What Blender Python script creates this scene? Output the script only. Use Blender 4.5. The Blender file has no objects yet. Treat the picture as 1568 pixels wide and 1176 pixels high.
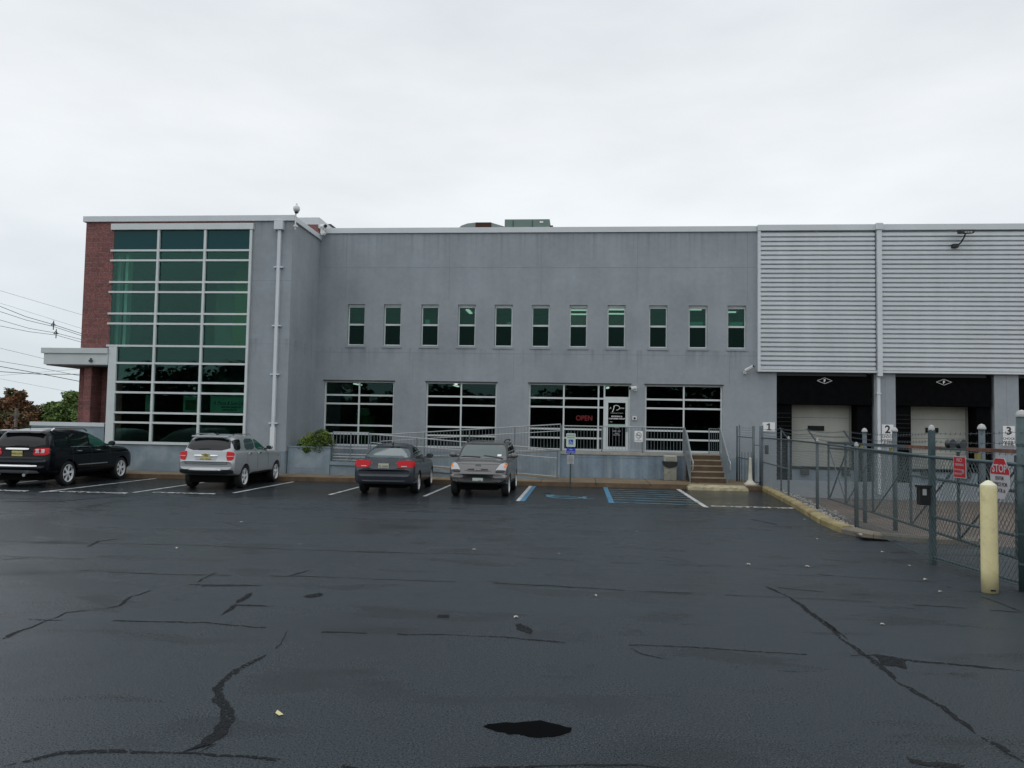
import bpy, math, random
from mathutils import Vector, Matrix, geometry
from mathutils.bvhtree import BVHTree
random.seed(7)
S = bpy.context.scene
C = S.collection
# ------------------------------------------------------------------ camera
YAW, PITCH, ROLL, EYE, FPX = 0.08881, 0.05366, 0.0176, 2.1, 1200.0
cy, sy, cp, sp, cr, sr = (math.cos(YAW), math.sin(YAW), math.cos(PITCH), math.sin(PITCH), math.cos(ROLL), math.sin(ROLL))
f0 = Vector((-sy, cy, 0)); r0 = Vector((cy, sy, 0)); u0 = Vector((0, 0, 1))
fw = f0*cp + u0*sp; u1 = -f0*sp + u0*cp
rt = r0*cr + u1*sr; up = -r0*sr + u1*cr
cam_d = bpy.data.cameras.new('camera'); cam = bpy.data.objects.new('camera', cam_d); C.objects.link(cam)
cam.matrix_world = Matrix(((rt.x, up.x, -fw.x, 0), (rt.y, up.y, -fw.y, 0), (rt.z, up.z, -fw.z, EYE), (0, 0, 0, 1)))
cam_d.sensor_width = 36; cam_d.lens = 36*FPX/1568; cam_d.clip_start = 0.1; cam_d.clip_end = 3000
S.camera = cam
# ------------------------------------------------------------------ sky and sun
W = bpy.data.worlds.new('World'); S.world = W; W.use_nodes = True
wn, wl = W.node_tree.nodes, W.node_tree.links
bg = wn['Background']
sky = wn.new('ShaderNodeTexSky'); sky.sky_type = 'NISHITA'; sky.sun_disc = False
sky.sun_elevation = math.radians(48); sky.sun_rotation = math.radians(200)
tc = wn.new('ShaderNodeTexCoord'); mp = wn.new('ShaderNodeMapping'); mp.inputs['Scale'].default_value = (1, 1, 3.2)
nz = wn.new('ShaderNodeTexNoise'); nz.inputs['Scale'].default_value = 2.3; nz.inputs['Detail'].default_value = 6; nz.inputs['Roughness'].default_value = .5
wl.new(tc.outputs['Generated'], mp.inputs['Vector']); wl.new(mp.outputs['Vector'], nz.inputs['Vector'])
sx = wn.new('ShaderNodeSeparateXYZ'); wl.new(tc.outputs['Generated'], sx.inputs[0])
el = wn.new('ShaderNodeValToRGB')
wl.new(sx.outputs['Z'], el.inputs[0])
ce = el.color_ramp.elements
ce[0].position = 0.0; ce[0].color = (.66, .735, .775, 1)
ce[1].position = 1.0; ce[1].color = (1.25, 1.28, 1.32, 1)
for p_, c_ in ((.12, (.76, .82, .855)), (.25, (.86, .895, .92)), (.36, (.84, .87, .895)), (.55, (.80, .84, .88))):
    e_ = ce.new(p_); e_.color = (*c_, 1)
cl = wn.new('ShaderNodeValToRGB'); wl.new(nz.outputs['Fac'], cl.inputs[0])
cl.color_ramp.elements[0].position = .32; cl.color_ramp.elements[0].color = (.92, .93, .94, 1)
cl.color_ramp.elements[1].position = .68; cl.color_ramp.elements[1].color = (1.14, 1.135, 1.13, 1)
mu = wn.new('ShaderNodeMix'); mu.data_type = 'RGBA'; mu.blend_type = 'MULTIPLY'; mu.inputs[0].default_value = 1
wl.new(el.outputs[0], mu.inputs[6]); wl.new(cl.outputs[0], mu.inputs[7])
sk = wn.new('ShaderNodeMix'); sk.data_type = 'RGBA'; sk.blend_type = 'MULTIPLY'; sk.inputs[0].default_value = 1
sk.inputs[7].default_value = (.1, .1, .1, 1); wl.new(sky.outputs[0], sk.inputs[6])
mx = wn.new('ShaderNodeMix'); mx.data_type = 'RGBA'; mx.inputs[0].default_value = .94
wl.new(sk.outputs[2], mx.inputs[6]); wl.new(mu.outputs[2], mx.inputs[7])
wl.new(mx.outputs[2], bg.inputs['Color']); bg.inputs['Strength'].default_value = 1.0
sun_d = bpy.data.lights.new('sun', 'SUN'); sun_d.energy = .5; sun_d.angle = math.radians(110); sun_d.color = (1, .98, .95)
sun = bpy.data.objects.new('sun', sun_d); C.objects.link(sun); sun.rotation_euler = (math.radians(42), 0, math.radians(-20))
vs = S.view_settings; vs.view_transform = 'Standard'; vs.look = 'None'; vs.exposure = 0; vs.gamma = 1; vs.use_curve_mapping = False
S.cycles.max_bounces = 10; S.cycles.transparent_max_bounces = 16

# ------------------------------------------------------------------ materials
MATS = {}
def mat(name, col, rough=.6, metal=0, var=0, vs=2.0, vstretch=(1, 1, 1), bump=0, bs=40, spec=.5, coat=0, emit=None, es=0, streak=0, dirt=None, drips=0, tint=None, erode=0):
    if name in MATS: return MATS[name]
    m = bpy.data.materials.new(name); m.use_nodes = True; MATS[name] = m
    n, l = m.node_tree.nodes, m.node_tree.links; b = n['Principled BSDF']
    b.inputs['Base Color'].default_value = (*col, 1); b.inputs['Roughness'].default_value = rough
    b.inputs['Metallic'].default_value = metal; b.inputs['Specular IOR Level'].default_value = spec
    if coat: b.inputs['Coat Weight'].default_value = coat; b.inputs['Coat Roughness'].default_value = .04
    if emit: b.inputs['Emission Color'].default_value = (*emit, 1); b.inputs['Emission Strength'].default_value = es
    t = n.new('ShaderNodeTexCoord'); cur = None
    def noise(scale, stretch, detail=6):
        mm = n.new('ShaderNodeMapping'); mm.inputs['Scale'].default_value = stretch
        g = n.new('ShaderNodeNewGeometry'); l.new(g.outputs['Position'], mm.inputs['Vector'])
        q = n.new('ShaderNodeTexNoise'); q.inputs['Scale'].default_value = scale; q.inputs['Detail'].default_value = detail
        l.new(mm.outputs[0], q.inputs['Vector']); return q
    def mul(prev, q, amt, lo=.3, hi=.7):
        r = n.new('ShaderNodeMapRange'); r.inputs['From Min'].default_value = lo; r.inputs['From Max'].default_value = hi
        r.inputs['To Min'].default_value = 1-amt; r.inputs['To Max'].default_value = 1+amt
        l.new(q.outputs['Fac'], r.inputs['Value'])
        mxx = n.new('ShaderNodeMix'); mxx.data_type = 'RGBA'; mxx.blend_type = 'MULTIPLY'; mxx.inputs[0].default_value = 1
        if prev is None: mxx.inputs[6].default_value = (*col, 1)
        else: l.new(prev, mxx.inputs[6])
        l.new(r.outputs[0], mxx.inputs[7]); return mxx.outputs[2]
    if var:
        cur = mul(cur, noise(vs, vstretch), var)
        cur = mul(cur, noise(vs*9, (1, 1, 1), 4), var*.5)
        r = n.new('ShaderNodeMapRange'); r.inputs['To Min'].default_value = max(.02, rough-.12); r.inputs['To Max'].default_value = min(1, rough+.12)
        q = noise(vs*3, (1, 1, 1)); l.new(q.outputs['Fac'], r.inputs['Value']); l.new(r.outputs[0], b.inputs['Roughness'])
    if streak: cur = mul(cur, noise(1.0, (2.2, 2.2, .12), 5), streak)
    if dirt:
        q = noise(dirt[1], dirt[3] if len(dirt) > 3 else (1, 1, 1), 8); r = n.new('ShaderNodeMapRange')
        r.inputs['From Min'].default_value = .5; r.inputs['From Max'].default_value = .72; l.new(q.outputs['Fac'], r.inputs['Value'])
        mxx = n.new('ShaderNodeMix'); mxx.data_type = 'RGBA'; mxx.blend_type = 'MIX'
        l.new(r.outputs[0], mxx.inputs[0])
        if cur is None: mxx.inputs[6].default_value = (*col, 1)
        else: l.new(cur, mxx.inputs[6])
        mxx.inputs[7].default_value = (*dirt[0], 1); sc_ = dirt[2]
        r.inputs['To Max'].default_value = sc_; cur = mxx.outputs[2]
    if tint: b.inputs['Specular Tint'].default_value = (*tint, 1)
    if drips:      # run-off stains below the coping and below the window sills
        g = n.new('ShaderNodeNewGeometry'); s_ = n.new('ShaderNodeSeparateXYZ'); l.new(g.outputs['Position'], s_.inputs[0])
        q = noise(1.0, (5.5, 5.5, .10), 6); tot = None
        def mr(src, a, b_, c, d):
            r = n.new('ShaderNodeMapRange'); r.inputs['From Min'].default_value = a; r.inputs['From Max'].default_value = b_; r.inputs['To Min'].default_value = c; r.inputs['To Max'].default_value = d
            l.new(src, r.inputs['Value']); return r.outputs[0]
        def mt(op, a, b_):
            w_ = n.new('ShaderNodeMath'); w_.operation = op; l.new(a, w_.inputs[0]); l.new(b_, w_.inputs[1]) if not isinstance(b_, float) else setattr(w_.inputs[1], 'default_value', b_); return w_.outputs[0]
        for top, ln in ((10.1, 1.3), (5.27, .9)):
            k_ = mt('MULTIPLY', mr(s_.outputs['Z'], top-ln, top, 0, 1), mr(s_.outputs['Z'], top, top+.01, 1, 0)); tot = k_ if tot is None else mt('MAXIMUM', tot, k_)
        am = mt('MULTIPLY', tot, mr(q.outputs['Fac'], .48, .66, 0, 1)); am = mt('MULTIPLY', am, float(drips))
        mxx = n.new('ShaderNodeMix'); mxx.data_type = 'RGBA'; mxx.blend_type = 'MIX'; l.new(am, mxx.inputs[0]); l.new(cur, mxx.inputs[6]); mxx.inputs[7].default_value = (col[0]*.55, col[1]*.56, col[2]*.56, 1); cur = mxx.outputs[2]
    if erode:      # crumbled, broken cover
        q = noise(erode[0], (1, 1, 1), 5); r = n.new('ShaderNodeMapRange'); r.inputs['From Min'].default_value = erode[1]; r.inputs['From Max'].default_value = erode[1]+.03
        l.new(q.outputs['Fac'], r.inputs['Value']); tr = n.new('ShaderNodeBsdfTransparent'); ms = n.new('ShaderNodeMixShader'); o_ = n['Material Output']
        l.new(r.outputs[0], ms.inputs[0]); l.new(b.outputs[0], ms.inputs[1]); l.new(tr.outputs[0], ms.inputs[2]); l.new(ms.outputs[0], o_.inputs['Surface'])
    if cur is not None: l.new(cur, b.inputs['Base Color'])
    if bump:
        q = noise(bs, (1, 1, 1), 3); bb = n.new('ShaderNodeBump'); bb.inputs['Strength'].default_value = bump; bb.inputs['Distance'].default_value = .01
        l.new(q.outputs['Fac'], bb.inputs['Height']); l.new(bb.outputs[0], b.inputs['Normal'])
    return m
def glass(name, tint, ior=1.5, rough=0.0, gc=(.42, .74, .68)):
    if name in MATS: return MATS[name]
    m = bpy.data.materials.new(name); m.use_nodes = True; MATS[name] = m
    n, l = m.node_tree.nodes, m.node_tree.links
    for x in list(n):
        if x.type != 'OUTPUT_MATERIAL': n.remove(x)
    o = [x for x in n if x.type == 'OUTPUT_MATERIAL'][0]
    tr = n.new('ShaderNodeBsdfTransparent'); tr.inputs[0].default_value = (*tint, 1)
    gl = n.new('ShaderNodeBsdfGlossy'); gl.inputs['Roughness'].default_value = rough; gl.inputs['Color'].default_value = (*gc, 1)
    g = n.new('ShaderNodeNewGeometry'); mm = n.new('ShaderNodeMapping'); l.new(g.outputs['Position'], mm.inputs['Vector'])
    q = n.new('ShaderNodeTexNoise'); q.inputs['Scale'].default_value = .55; q.inputs['Detail'].default_value = 1; l.new(mm.outputs[0], q.inputs['Vector'])
    bb = n.new('ShaderNodeBump'); bb.inputs['Strength'].default_value = .16; bb.inputs['Distance'].default_value = .02
    l.new(q.outputs['Fac'], bb.inputs['Height']); l.new(bb.outputs[0], gl.inputs['Normal'])
    fr = n.new('ShaderNodeFresnel'); fr.inputs['IOR'].default_value = ior
    mi = n.new('ShaderNodeMixShader'); l.new(fr.outputs[0], mi.inputs[0]); l.new(tr.outputs[0], mi.inputs[1]); l.new(gl.outputs[0], mi.inputs[2])
    l.new(mi.outputs[0], o.inputs['Surface']); return m

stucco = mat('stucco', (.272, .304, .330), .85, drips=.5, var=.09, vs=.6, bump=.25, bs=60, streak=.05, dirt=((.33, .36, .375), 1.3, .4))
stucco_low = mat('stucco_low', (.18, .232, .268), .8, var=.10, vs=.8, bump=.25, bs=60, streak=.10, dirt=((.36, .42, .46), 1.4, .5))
stucco_joint = mat('stucco_joint', (.19, .215, .245), .9)
coping = mat('coping', (.56, .60, .62), .45, var=.04, vs=1)
white_frame = mat('white_frame', (.56, .60, .60), .45, var=.05, vs=2)
panel_m = mat('panel', (.57, .61, .635), .42, var=.05, vs=.6, vstretch=(.3, 1, 2), streak=.05)
black_foam = mat('black_foam', (.0035, .0038, .0042), .9, var=.3, vs=4, spec=.04)
door_m = mat('dock_door', (.36, .375, .335), .6, var=.08, vs=1.5, streak=.06)
rail_pale = mat('rail_pale', (.36, .39, .40), .45, metal=.2, var=.08, vs=6)
steel_rail = mat('steel_rail', (.17, .20, .215), .5, metal=.3, var=.12, vs=6)
concrete = mat('concrete', (.30, .29, .26), .75, var=.2, vs=2, bump=.3, bs=50)
int_dark = mat('interior_dark', (.10, .10, .10), .9, var=.2, vs=1)
int_wall = mat('interior_wall', (.42, .44, .38), .9, var=.06, vs=.7)
int_ceil = mat('interior_ceiling', (.6, .62, .6), .9, var=.04, vs=2)
lamp_m = mat('lamp', (.9, .9, .9), .5, emit=(1, .98, .92), es=.75)
white_paint = mat('white_sign', (.74, .75, .75), .5, var=.03, vs=5)
black_paint = mat('black_sign', (.015, .015, .017), .5)
red_paint = mat('red_sign', (.42, .012, .02), .5)
blue_paint = mat('blue_sign', (.015, .05, .42), .45)
galv = mat('galvanised', (.080, .105, .118), .5, metal=.25, var=.15, vs=8)
galv_green = mat('galvanised_green', (.058, .092, .10), .55, metal=.2, var=.18, vs=8)
wire_m = mat('chain_wire', (.14, .17, .18), .5, metal=.4)
rusty = mat('rusty_steel', (.15, .07, .045), .75, var=.35, vs=7)
beige_paint = mat('beige_plastic', (.50, .48, .40), .55, var=.08, vs=6)
bark = mat('bark', (.06, .045, .035), .9, var=.2, vs=8)
# split-face concrete block
def block_mat():
    m = bpy.data.materials.new('split_block'); m.use_nodes = True
    n, l = m.node_tree.nodes, m.node_tree.links; b = n['Principled BSDF']; b.inputs['Roughness'].default_value = .9
    g = n.new('ShaderNodeNewGeometry'); s_ = n.new('ShaderNodeSeparateXYZ'); c_ = n.new('ShaderNodeCombineXYZ')
    l.new(g.outputs['Position'], s_.inputs[0])
    ad = n.new('ShaderNodeMath'); ad.operation = 'ADD'; l.new(s_.outputs['X'], ad.inputs[0]); l.new(s_.outputs['Y'], ad.inputs[1])
    l.new(ad.outputs[0], c_.inputs['X']); l.new(s_.outputs['Z'], c_.inputs['Y'])
    br = n.new('ShaderNodeTexBrick'); l.new(c_.outputs[0], br.inputs['Vector'])
    br.inputs['Scale'].default_value = 1; br.inputs['Brick Width'].default_value = .40; br.inputs['Row Height'].default_value = .20
    br.inputs['Mortar Size'].default_value = .008; br.inputs['Color1'].default_value = (.215, .088, .080, 1); br.inputs['Color2'].default_value = (.155, .067, .062, 1)
    br.inputs['Mortar'].default_value = (.20, .13, .13, 1); br.inputs['Mortar Smooth'].default_value = .3
    q = n.new('ShaderNodeTexNoise'); q.inputs['Scale'].default_value = 22; q.inputs['Detail'].default_value = 6; l.new(g.outputs['Position'], q.inputs['Vector'])
    mr = n.new('ShaderNodeMapRange'); mr.inputs['From Min'].default_value = .3; mr.inputs['From Max'].default_value = .7; mr.inputs['To Min'].default_value = .62; mr.inputs['To Max'].default_value = 1.4
    l.new(q.outputs['Fac'], mr.inputs['Value'])
    mm = n.new('ShaderNodeMix'); mm.data_type = 'RGBA'; mm.blend_type = 'MULTIPLY'; mm.inputs[0].default_value = 1
    l.new(br.outputs['Color'], mm.inputs[6]); l.new(mr.outputs[0], mm.inputs[7]); l.new(mm.outputs[2], b.inputs['Base Color'])
    bb = n.new('ShaderNodeBump'); bb.inputs['Strength'].default_value = .8; bb.inputs['Distance'].default_value = .03
    l.new(q.outputs['Fac'], bb.inputs['Height']); l.new(bb.outputs[0], b.inputs['Normal'])
    return m
block = block_mat()
def asphalt_mat():
    m = bpy.data.materials.new('wet_asphalt'); m.use_nodes = True
    n, l = m.node_tree.nodes, m.node_tree.links; b = n['Principled BSDF']
    g = n.new('ShaderNodeNewGeometry')
    def noise(s, st=(1, 1, 1), d=6, dist=0):
        mm = n.new('ShaderNodeMapping'); mm.inputs['Scale'].default_value = st; l.new(g.outputs['Position'], mm.inputs['Vector'])
        q = n.new('ShaderNodeTexNoise'); q.inputs['Scale'].default_value = s; q.inputs['Detail'].default_value = d; q.inputs['Distortion'].default_value = dist
        l.new(mm.outputs[0], q.inputs['Vector']); return q.outputs['Fac']
    def rng(src, a, b_, c, d):
        r = n.new('ShaderNodeMapRange'); r.inputs['From Min'].default_value = a; r.inputs['From Max'].default_value = b_
        r.inputs['To Min'].default_value = c; r.inputs['To Max'].default_value = d; l.new(src, r.inputs['Value']); return r.outputs[0]
    def mth(op, a, b_):
        q = n.new('ShaderNodeMath'); q.operation = op
        for i, x in enumerate((a, b_)):
            if isinstance(x, (int, float)): q.inputs[i].default_value = x
            else: l.new(x, q.inputs[i])
        return q.outputs[0]
    fine = noise(70, d=3); grit = noise(220, d=2); big = noise(.16, (1, 1.6, 1), 5, .6); med = noise(1.1, (.6, 1.4, 1), 6, .4)
    wet = rng(big, .40, .62, 0, 1)
    wm = rng(med, .54, .64, 0, 1)
    tone = mth('MULTIPLY', mth('MULTIPLY', rng(fine, .34, .66, .4, 1.75), rng(grit, .32, .68, .3, 1.9)), mth('MULTIPLY', rng(wet, 0, 1, 1.15, .8), rng(wm, 0, 1, 1.02, .72)))
    cc = n.new('ShaderNodeMix'); cc.data_type = 'RGBA'; cc.blend_type = 'MULTIPLY'; cc.inputs[0].default_value = 1
    sp_ = n.new('ShaderNodeSeparateXYZ'); l.new(g.outputs['Position'], sp_.inputs[0])
    bay = rng(mth('ADD', sp_.outputs['Y'], rng(med, .3, .7, -.5, .5)), 20.6, 21.4, 0, 1)
    tone = mth('MULTIPLY', tone, rng(bay, 0, 1, 1, .62))
    cc.inputs[6].default_value = (.0195, .0262, .0318, 1); l.new(tone, cc.inputs[7]); l.new(cc.outputs[2], b.inputs['Base Color'])
    ro = mth('MULTIPLY', mth('ADD', rng(wet, 0, 1, .38, .19), rng(fine, .3, .7, -.05, .06)), mth('MULTIPLY', rng(bay, 0, 1, 1, .5), rng(wm, 0, 1, 1, .72)))
    l.new(ro, b.inputs['Roughness']); l.new(mth('MULTIPLY', mth('ADD', rng(grit, .40, .60, .0, .46), rng(fine, .38, .62, .0, .42)), rng(wet, 0, 1, .85, 1.4)), b.inputs['Specular IOR Level']); b.inputs['Specular Tint'].default_value = (.76, .90, 1.0, 1)
    bb = n.new('ShaderNodeBump'); bb.inputs['Strength'].default_value = 1.0; bb.inputs['Distance'].default_value = .009
    l.new(mth('ADD', fine, grit), bb.inputs['Height'])
    b2 = n.new('ShaderNodeBump'); b2.inputs['Strength'].default_value = .5; b2.inputs['Distance'].default_value = .02
    l.new(noise(2.2, d=3), b2.inputs['Height']); l.new(bb.outputs[0], b2.inputs['Normal']); l.new(b2.outputs[0], b.inputs['Normal'])
    return m
asphalt = asphalt_mat()

# ------------------------------------------------------------------ helpers
def tag(o, label=None, cat=None, group=None, kind=None):
    if label: o['label'] = label
    if cat: o['category'] = cat
    if group: o['group'] = group
    if kind: o['kind'] = kind
    return o
def thing(name, label, cat, loc=(0, 0, 0), group=None, rotz=0):
    o = bpy.data.objects.new(name, None); C.objects.link(o); o.location = loc; o.rotation_euler = (0, 0, rotz); o.empty_display_size = .2
    o['W'] = list(loc) if not rotz else [0, 0, 0]
    return tag(o, label, cat, group)
class MB:
    def __init__(s): s.v = []; s.f = []; s.m = []
    def add(s, vs, fs, mi=0):
        k = len(s.v); s.v += [tuple(p) for p in vs]; s.f += [tuple(i+k for i in q) for q in fs]; s.m += [mi]*len(fs); return s
    def quad(s, a, b, c, d, mi=0): return s.add([a, b, c, d], [(0, 1, 2, 3)], mi)
    def box(s, x0, x1, y0, y1, z0, z1, mi=0):
        return s.add([(x0, y0, z0), (x1, y0, z0), (x1, y1, z0), (x0, y1, z0), (x0, y0, z1), (x1, y0, z1), (x1, y1, z1), (x0, y1, z1)],
                     [(0, 3, 2, 1), (4, 5, 6, 7), (0, 1, 5, 4), (1, 2, 6, 5), (2, 3, 7, 6), (3, 0, 4, 7)], mi)
    def obox(s, o, ax, ay, az, mi=0):    # o = centre, ax.. = half vectors
        o, ax, ay, az = map(Vector, (o, ax, ay, az)); vs = [o+i*ax+j*ay+k*az for k in (-1, 1) for i, j in ((-1, -1), (1, -1), (1, 1), (-1, 1))]
        return s.add(vs, [(0, 3, 2, 1), (4, 5, 6, 7), (0, 1, 5, 4), (1, 2, 6, 5), (2, 3, 7, 6), (3, 0, 4, 7)], mi)
    def bar(s, a, b, w, h, mi=0, upv=(0, 0, 1)):
        a, b = Vector(a), Vector(b); d = b-a; x = d.cross(Vector(upv))
        if x.length < 1e-6: x = d.cross(Vector((0, 1, 0)))
        x.normalize(); y = x.cross(d).normalized()
        return s.obox((a+b)/2, d/2, x*w/2, y*h/2, mi)
    def tube(s, path, r, n=8, mi=0, r2=None):
        P = [Vector(p) for p in path]; rings = []; prev = None
        for i, p in enumerate(P):
            d = (P[min(i+1, len(P)-1)]-P[max(i-1, 0)]).normalized()
            x = prev-d*prev.dot(d) if prev else d.cross(Vector((0, 0, 1)))
            if x.length < 1e-4: x = d.cross(Vector((0, 1, 0)))
            x.normalize(); prev = x; y = d.cross(x)
            rr = r if r2 is None else r+(r2-r)*i/(len(P)-1)
            rings.append([p+(x*math.cos(2*math.pi*k/n)+y*math.sin(2*math.pi*k/n))*rr for k in range(n)])
        vs = [q for R in rings for q in R]; fs = []
        for i in range(len(P)-1):
            for k in range(n): fs.append((i*n+k, i*n+(k+1) % n, (i+1)*n+(k+1) % n, (i+1)*n+k))
        fs.append(tuple(range(n))[::-1]); fs.append(tuple(range((len(P)-1)*n, len(P)*n)))
        return s.add(vs, fs, mi)
    def lathe(s, prof, o=(0, 0, 0), n=20, mi=0, ax=(0, 0, 1), cap=True):
        a = Vector(ax).normalized(); x = a.cross(Vector((0, 1, 0)) if abs(a.y) < .9 else Vector((1, 0, 0))).normalized(); y = a.cross(x); o = Vector(o)
        vs = [o+a*h+(x*math.cos(2*math.pi*k/n)+y*math.sin(2*math.pi*k/n))*r for r, h in prof for k in range(n)]; fs = []
        for i in range(len(prof)-1):
            for k in range(n): fs.append((i*n+k, i*n+(k+1) % n, (i+1)*n+(k+1) % n, (i+1)*n+k))
        if cap and prof[0][0] > 1e-4: fs.append(tuple(range(n))[::-1])
        if cap and prof[-1][0] > 1e-4: fs.append(tuple(range((len(prof)-1)*n, len(prof)*n)))
        return s.add(vs, fs, mi)
    def slab(s, pts, o, ux, uy, t, mi=0):      # 2D polygon extruded by vector t
        o, ux, uy, t = Vector(o), Vector(ux), Vector(uy), Vector(t); n = len(pts)
        a = [o+ux*p[0]+uy*p[1] for p in pts]; b = [q+t for q in a]
        return s.add(a+b, [tuple(range(n)), tuple(range(n, 2*n))[::-1]]+[(i, i+n, (i+1) % n+n, (i+1) % n) for i in range(n)], mi)
    def wall(s, x0, x1, z0, z1, y, t, holes, mi=0):
        xs = sorted({x0, x1, *[h[0] for h in holes], *[h[1] for h in holes]}); zs = sorted({z0, z1, *[h[2] for h in holes], *[h[3] for h in holes]})
        xs = [x for x in xs if x0 <= x <= x1]; zs = [z for z in zs if z0 <= z <= z1]
        for i in range(len(xs)-1):
            for j in range(len(zs)-1):
                a, b, c, d = xs[i], xs[i+1], zs[j], zs[j+1]; mxx, mz = (a+b)/2, (c+d)/2
                if any(h[0] < mxx < h[1] and h[2] < mz < h[3] for h in holes): continue
                s.quad((a, y, c), (b, y, c), (b, y, d), (a, y, d), mi); s.quad((b, y+t, c), (a, y+t, c), (a, y+t, d), (b, y+t, d), mi)
        for a, b, c, d in holes:
            s.quad((a, y, c), (a, y, d), (a, y+t, d), (a, y+t, c), mi); s.quad((b, y, d), (b, y, c), (b, y+t, c), (b, y+t, d), mi)
            s.quad((a, y, d), (b, y, d), (b, y+t, d), (a, y+t, d), mi); s.quad((b, y, c), (a, y, c), (a, y+t, c), (b, y+t, c), mi)
        s.quad((x0, y, z0), (x0, y, z1), (x0, y+t, z1), (x0, y+t, z0), mi); s.quad((x1, y, z1), (x1, y, z0), (x1, y+t, z0), (x1, y+t, z1), mi)
        s.quad((x0, y, z1), (x1, y, z1), (x1, y+t, z1), (x0, y+t, z1), mi); return s
    def text(s, body, size, o, ux=(1, 0, 0), uy=(0, 0, 1), mi=0, ext=.001, shear=0, align='CENTER', sx=1, bold=0):
        cu = bpy.data.curves.new('t', 'FONT'); cu.body = body; cu.size = size; cu.align_x = align; cu.extrude = ext; cu.shear = shear; cu.offset = bold; cu.resolution_u = 3
        ob = bpy.data.objects.new('t', cu); C.objects.link(ob); bpy.context.view_layer.update()
        me = bpy.data.meshes.new_from_object(ob.evaluated_get(bpy.context.evaluated_depsgraph_get()))
        ux, uy, o = Vector(ux), Vector(uy), Vector(o); uz = ux.cross(uy)
        s.add([o+ux*v.co.x*sx+uy*v.co.y+uz*v.co.z for v in me.vertices], [tuple(p.vertices) for p in me.polygons], mi)
        bpy.data.objects.remove(ob); bpy.data.curves.remove(cu); bpy.data.meshes.remove(me); return s
    def build(s, name, mats, parent=None, smooth=False, bevel=0, origin=None, local=False):
        if not isinstance(mats, (list, tuple)): mats = [mats]
        off = Vector((0, 0, 0)); q = parent
        while q is not None and not local:
            off += Vector(q.location); q = q.parent
        loc = Vector((0, 0, 0))
        if origin is not None: loc = Vector(origin)-off
        me = bpy.data.meshes.new(name); me.from_pydata([tuple(Vector(p)-off-loc) for p in s.v], [], s.f); me.update()
        for m in mats: me.materials.append(m)
        me.polygons.foreach_set('material_index', s.m)
        if smooth: me.polygons.foreach_set('use_smooth', [True]*len(me.polygons))
        o = bpy.data.objects.new(name, me); C.objects.link(o); o.location = loc
        if parent: o.parent = parent
        if bevel:
            bv = o.modifiers.new('bevel', 'BEVEL'); bv.width = bevel; bv.segments = 2; bv.limit_method = 'ANGLE'
        return o
def copy_tree(o, parent=None):
    c = o.copy(); C.objects.link(c); c.parent = parent
    for ch in o.children: copy_tree(ch, c)
    return c
# ------------------------------------------------------------------ the setting
def struct(name, mb, mats, **k): return tag(mb.build(name, mats, **k), kind='structure')
g = MB(); g.quad((-700, -700, -1.2), (700, -700, -1.2), (700, 900, -1.2), (-700, 900, -1.2))
struct('ground', g, mat('far_ground', (.05, .06, .03), .95, var=.3, vs=.05))
# the car park: one sheet
pk = MB(); KX = [(-60, 25.5), (-22, 26.85), (-16, 27.0), (-9.5, 27.45), (-1, 27.95), (4.2, 28.15), (6.35, 28.2)]
east = [(6.35, 28.2), (5.88, 22.7), (5.42, 18.4), (5.40, 16.9), (5.75, 16.1), (6.6, 15.75), (7.8, 15.6), (45, 15.6)]
pk.add([(x, y, 0) for x, y in [(-60, -50), (45, -50)]+east[::-1]+KX[::-1][1:]], [tuple(range(2+len(east)+len(KX)-1))])
struct('parking_lot', pk, asphalt)
tag(MB().quad((-160, -60, -.25), (-60, -60, -.25), (-60, 90, -.25), (-160, 90, -.25)).build('far_parking_lot', asphalt), kind='structure')
tag(MB().quad((-60, 27, -.05), (-20.5, 27, -.05), (-20.5, 90, -.25), (-60, 90, -.25)).build('side_road', asphalt), kind='structure')
# sidewalk and kerbs
walk_m = mat('wet_walk', (.185, .135, .078), .55, var=.2, vs=1.4, bump=.3, bs=45, dirt=((.10, .07, .045), 1.1, .7))
kerb_m = mat('kerb_stone', (.12, .078, .042), .6, var=.3, vs=2.5, bump=.4, bs=30)
kerb_tan = mat('kerb_tan', (.30, .245, .115), .7, var=.22, vs=1.8, bump=.5, bs=25, dirt=((.10, .08, .05), 2.2, .8))
sw = MB()
for (xa, ya), (xb, yb) in zip(KX[:-1], KX[1:]):
    sw.quad((xa, ya+.15, .15), (xb, yb+.15, .15), (xb, 32, .15), (xa, 32, .15), 0)
    sw.quad((xa, ya, .145), (xb, yb, .145), (xb, yb+.15, .15), (xa, ya+.15, .15), 1)
    sw.quad((xa, ya, -.1), (xb, yb, -.1), (xb, yb, .145), (xa, ya, .145), 1)
sw.quad((6.35, 28.2, -.7), (6.35, 32, -.7), (6.35, 32, .15), (6.35, 28.2, .15), 1)
for x in (-14.5, -12.6, -10.7, -8.9, -7, -5.2, -3.3, -1.4, .55, 2.45, 4.2):
    sw.box(x-.012, x+.012, 27.9, 32, .1, .1535, 2)
struct('sidewalk', sw, [walk_m, kerb_m, mat('walk_joint', (.03, .024, .018), .8)])
ke = MB(); kt = .24
path = [(6.35, 28.35)]+east[1:-1]
off = [(p[0]+(.22 if i < 4 else .17), p[1]+(0 if i < 3 else .1+.05*(i-3))) for i, p in enumerate(path)]
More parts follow.
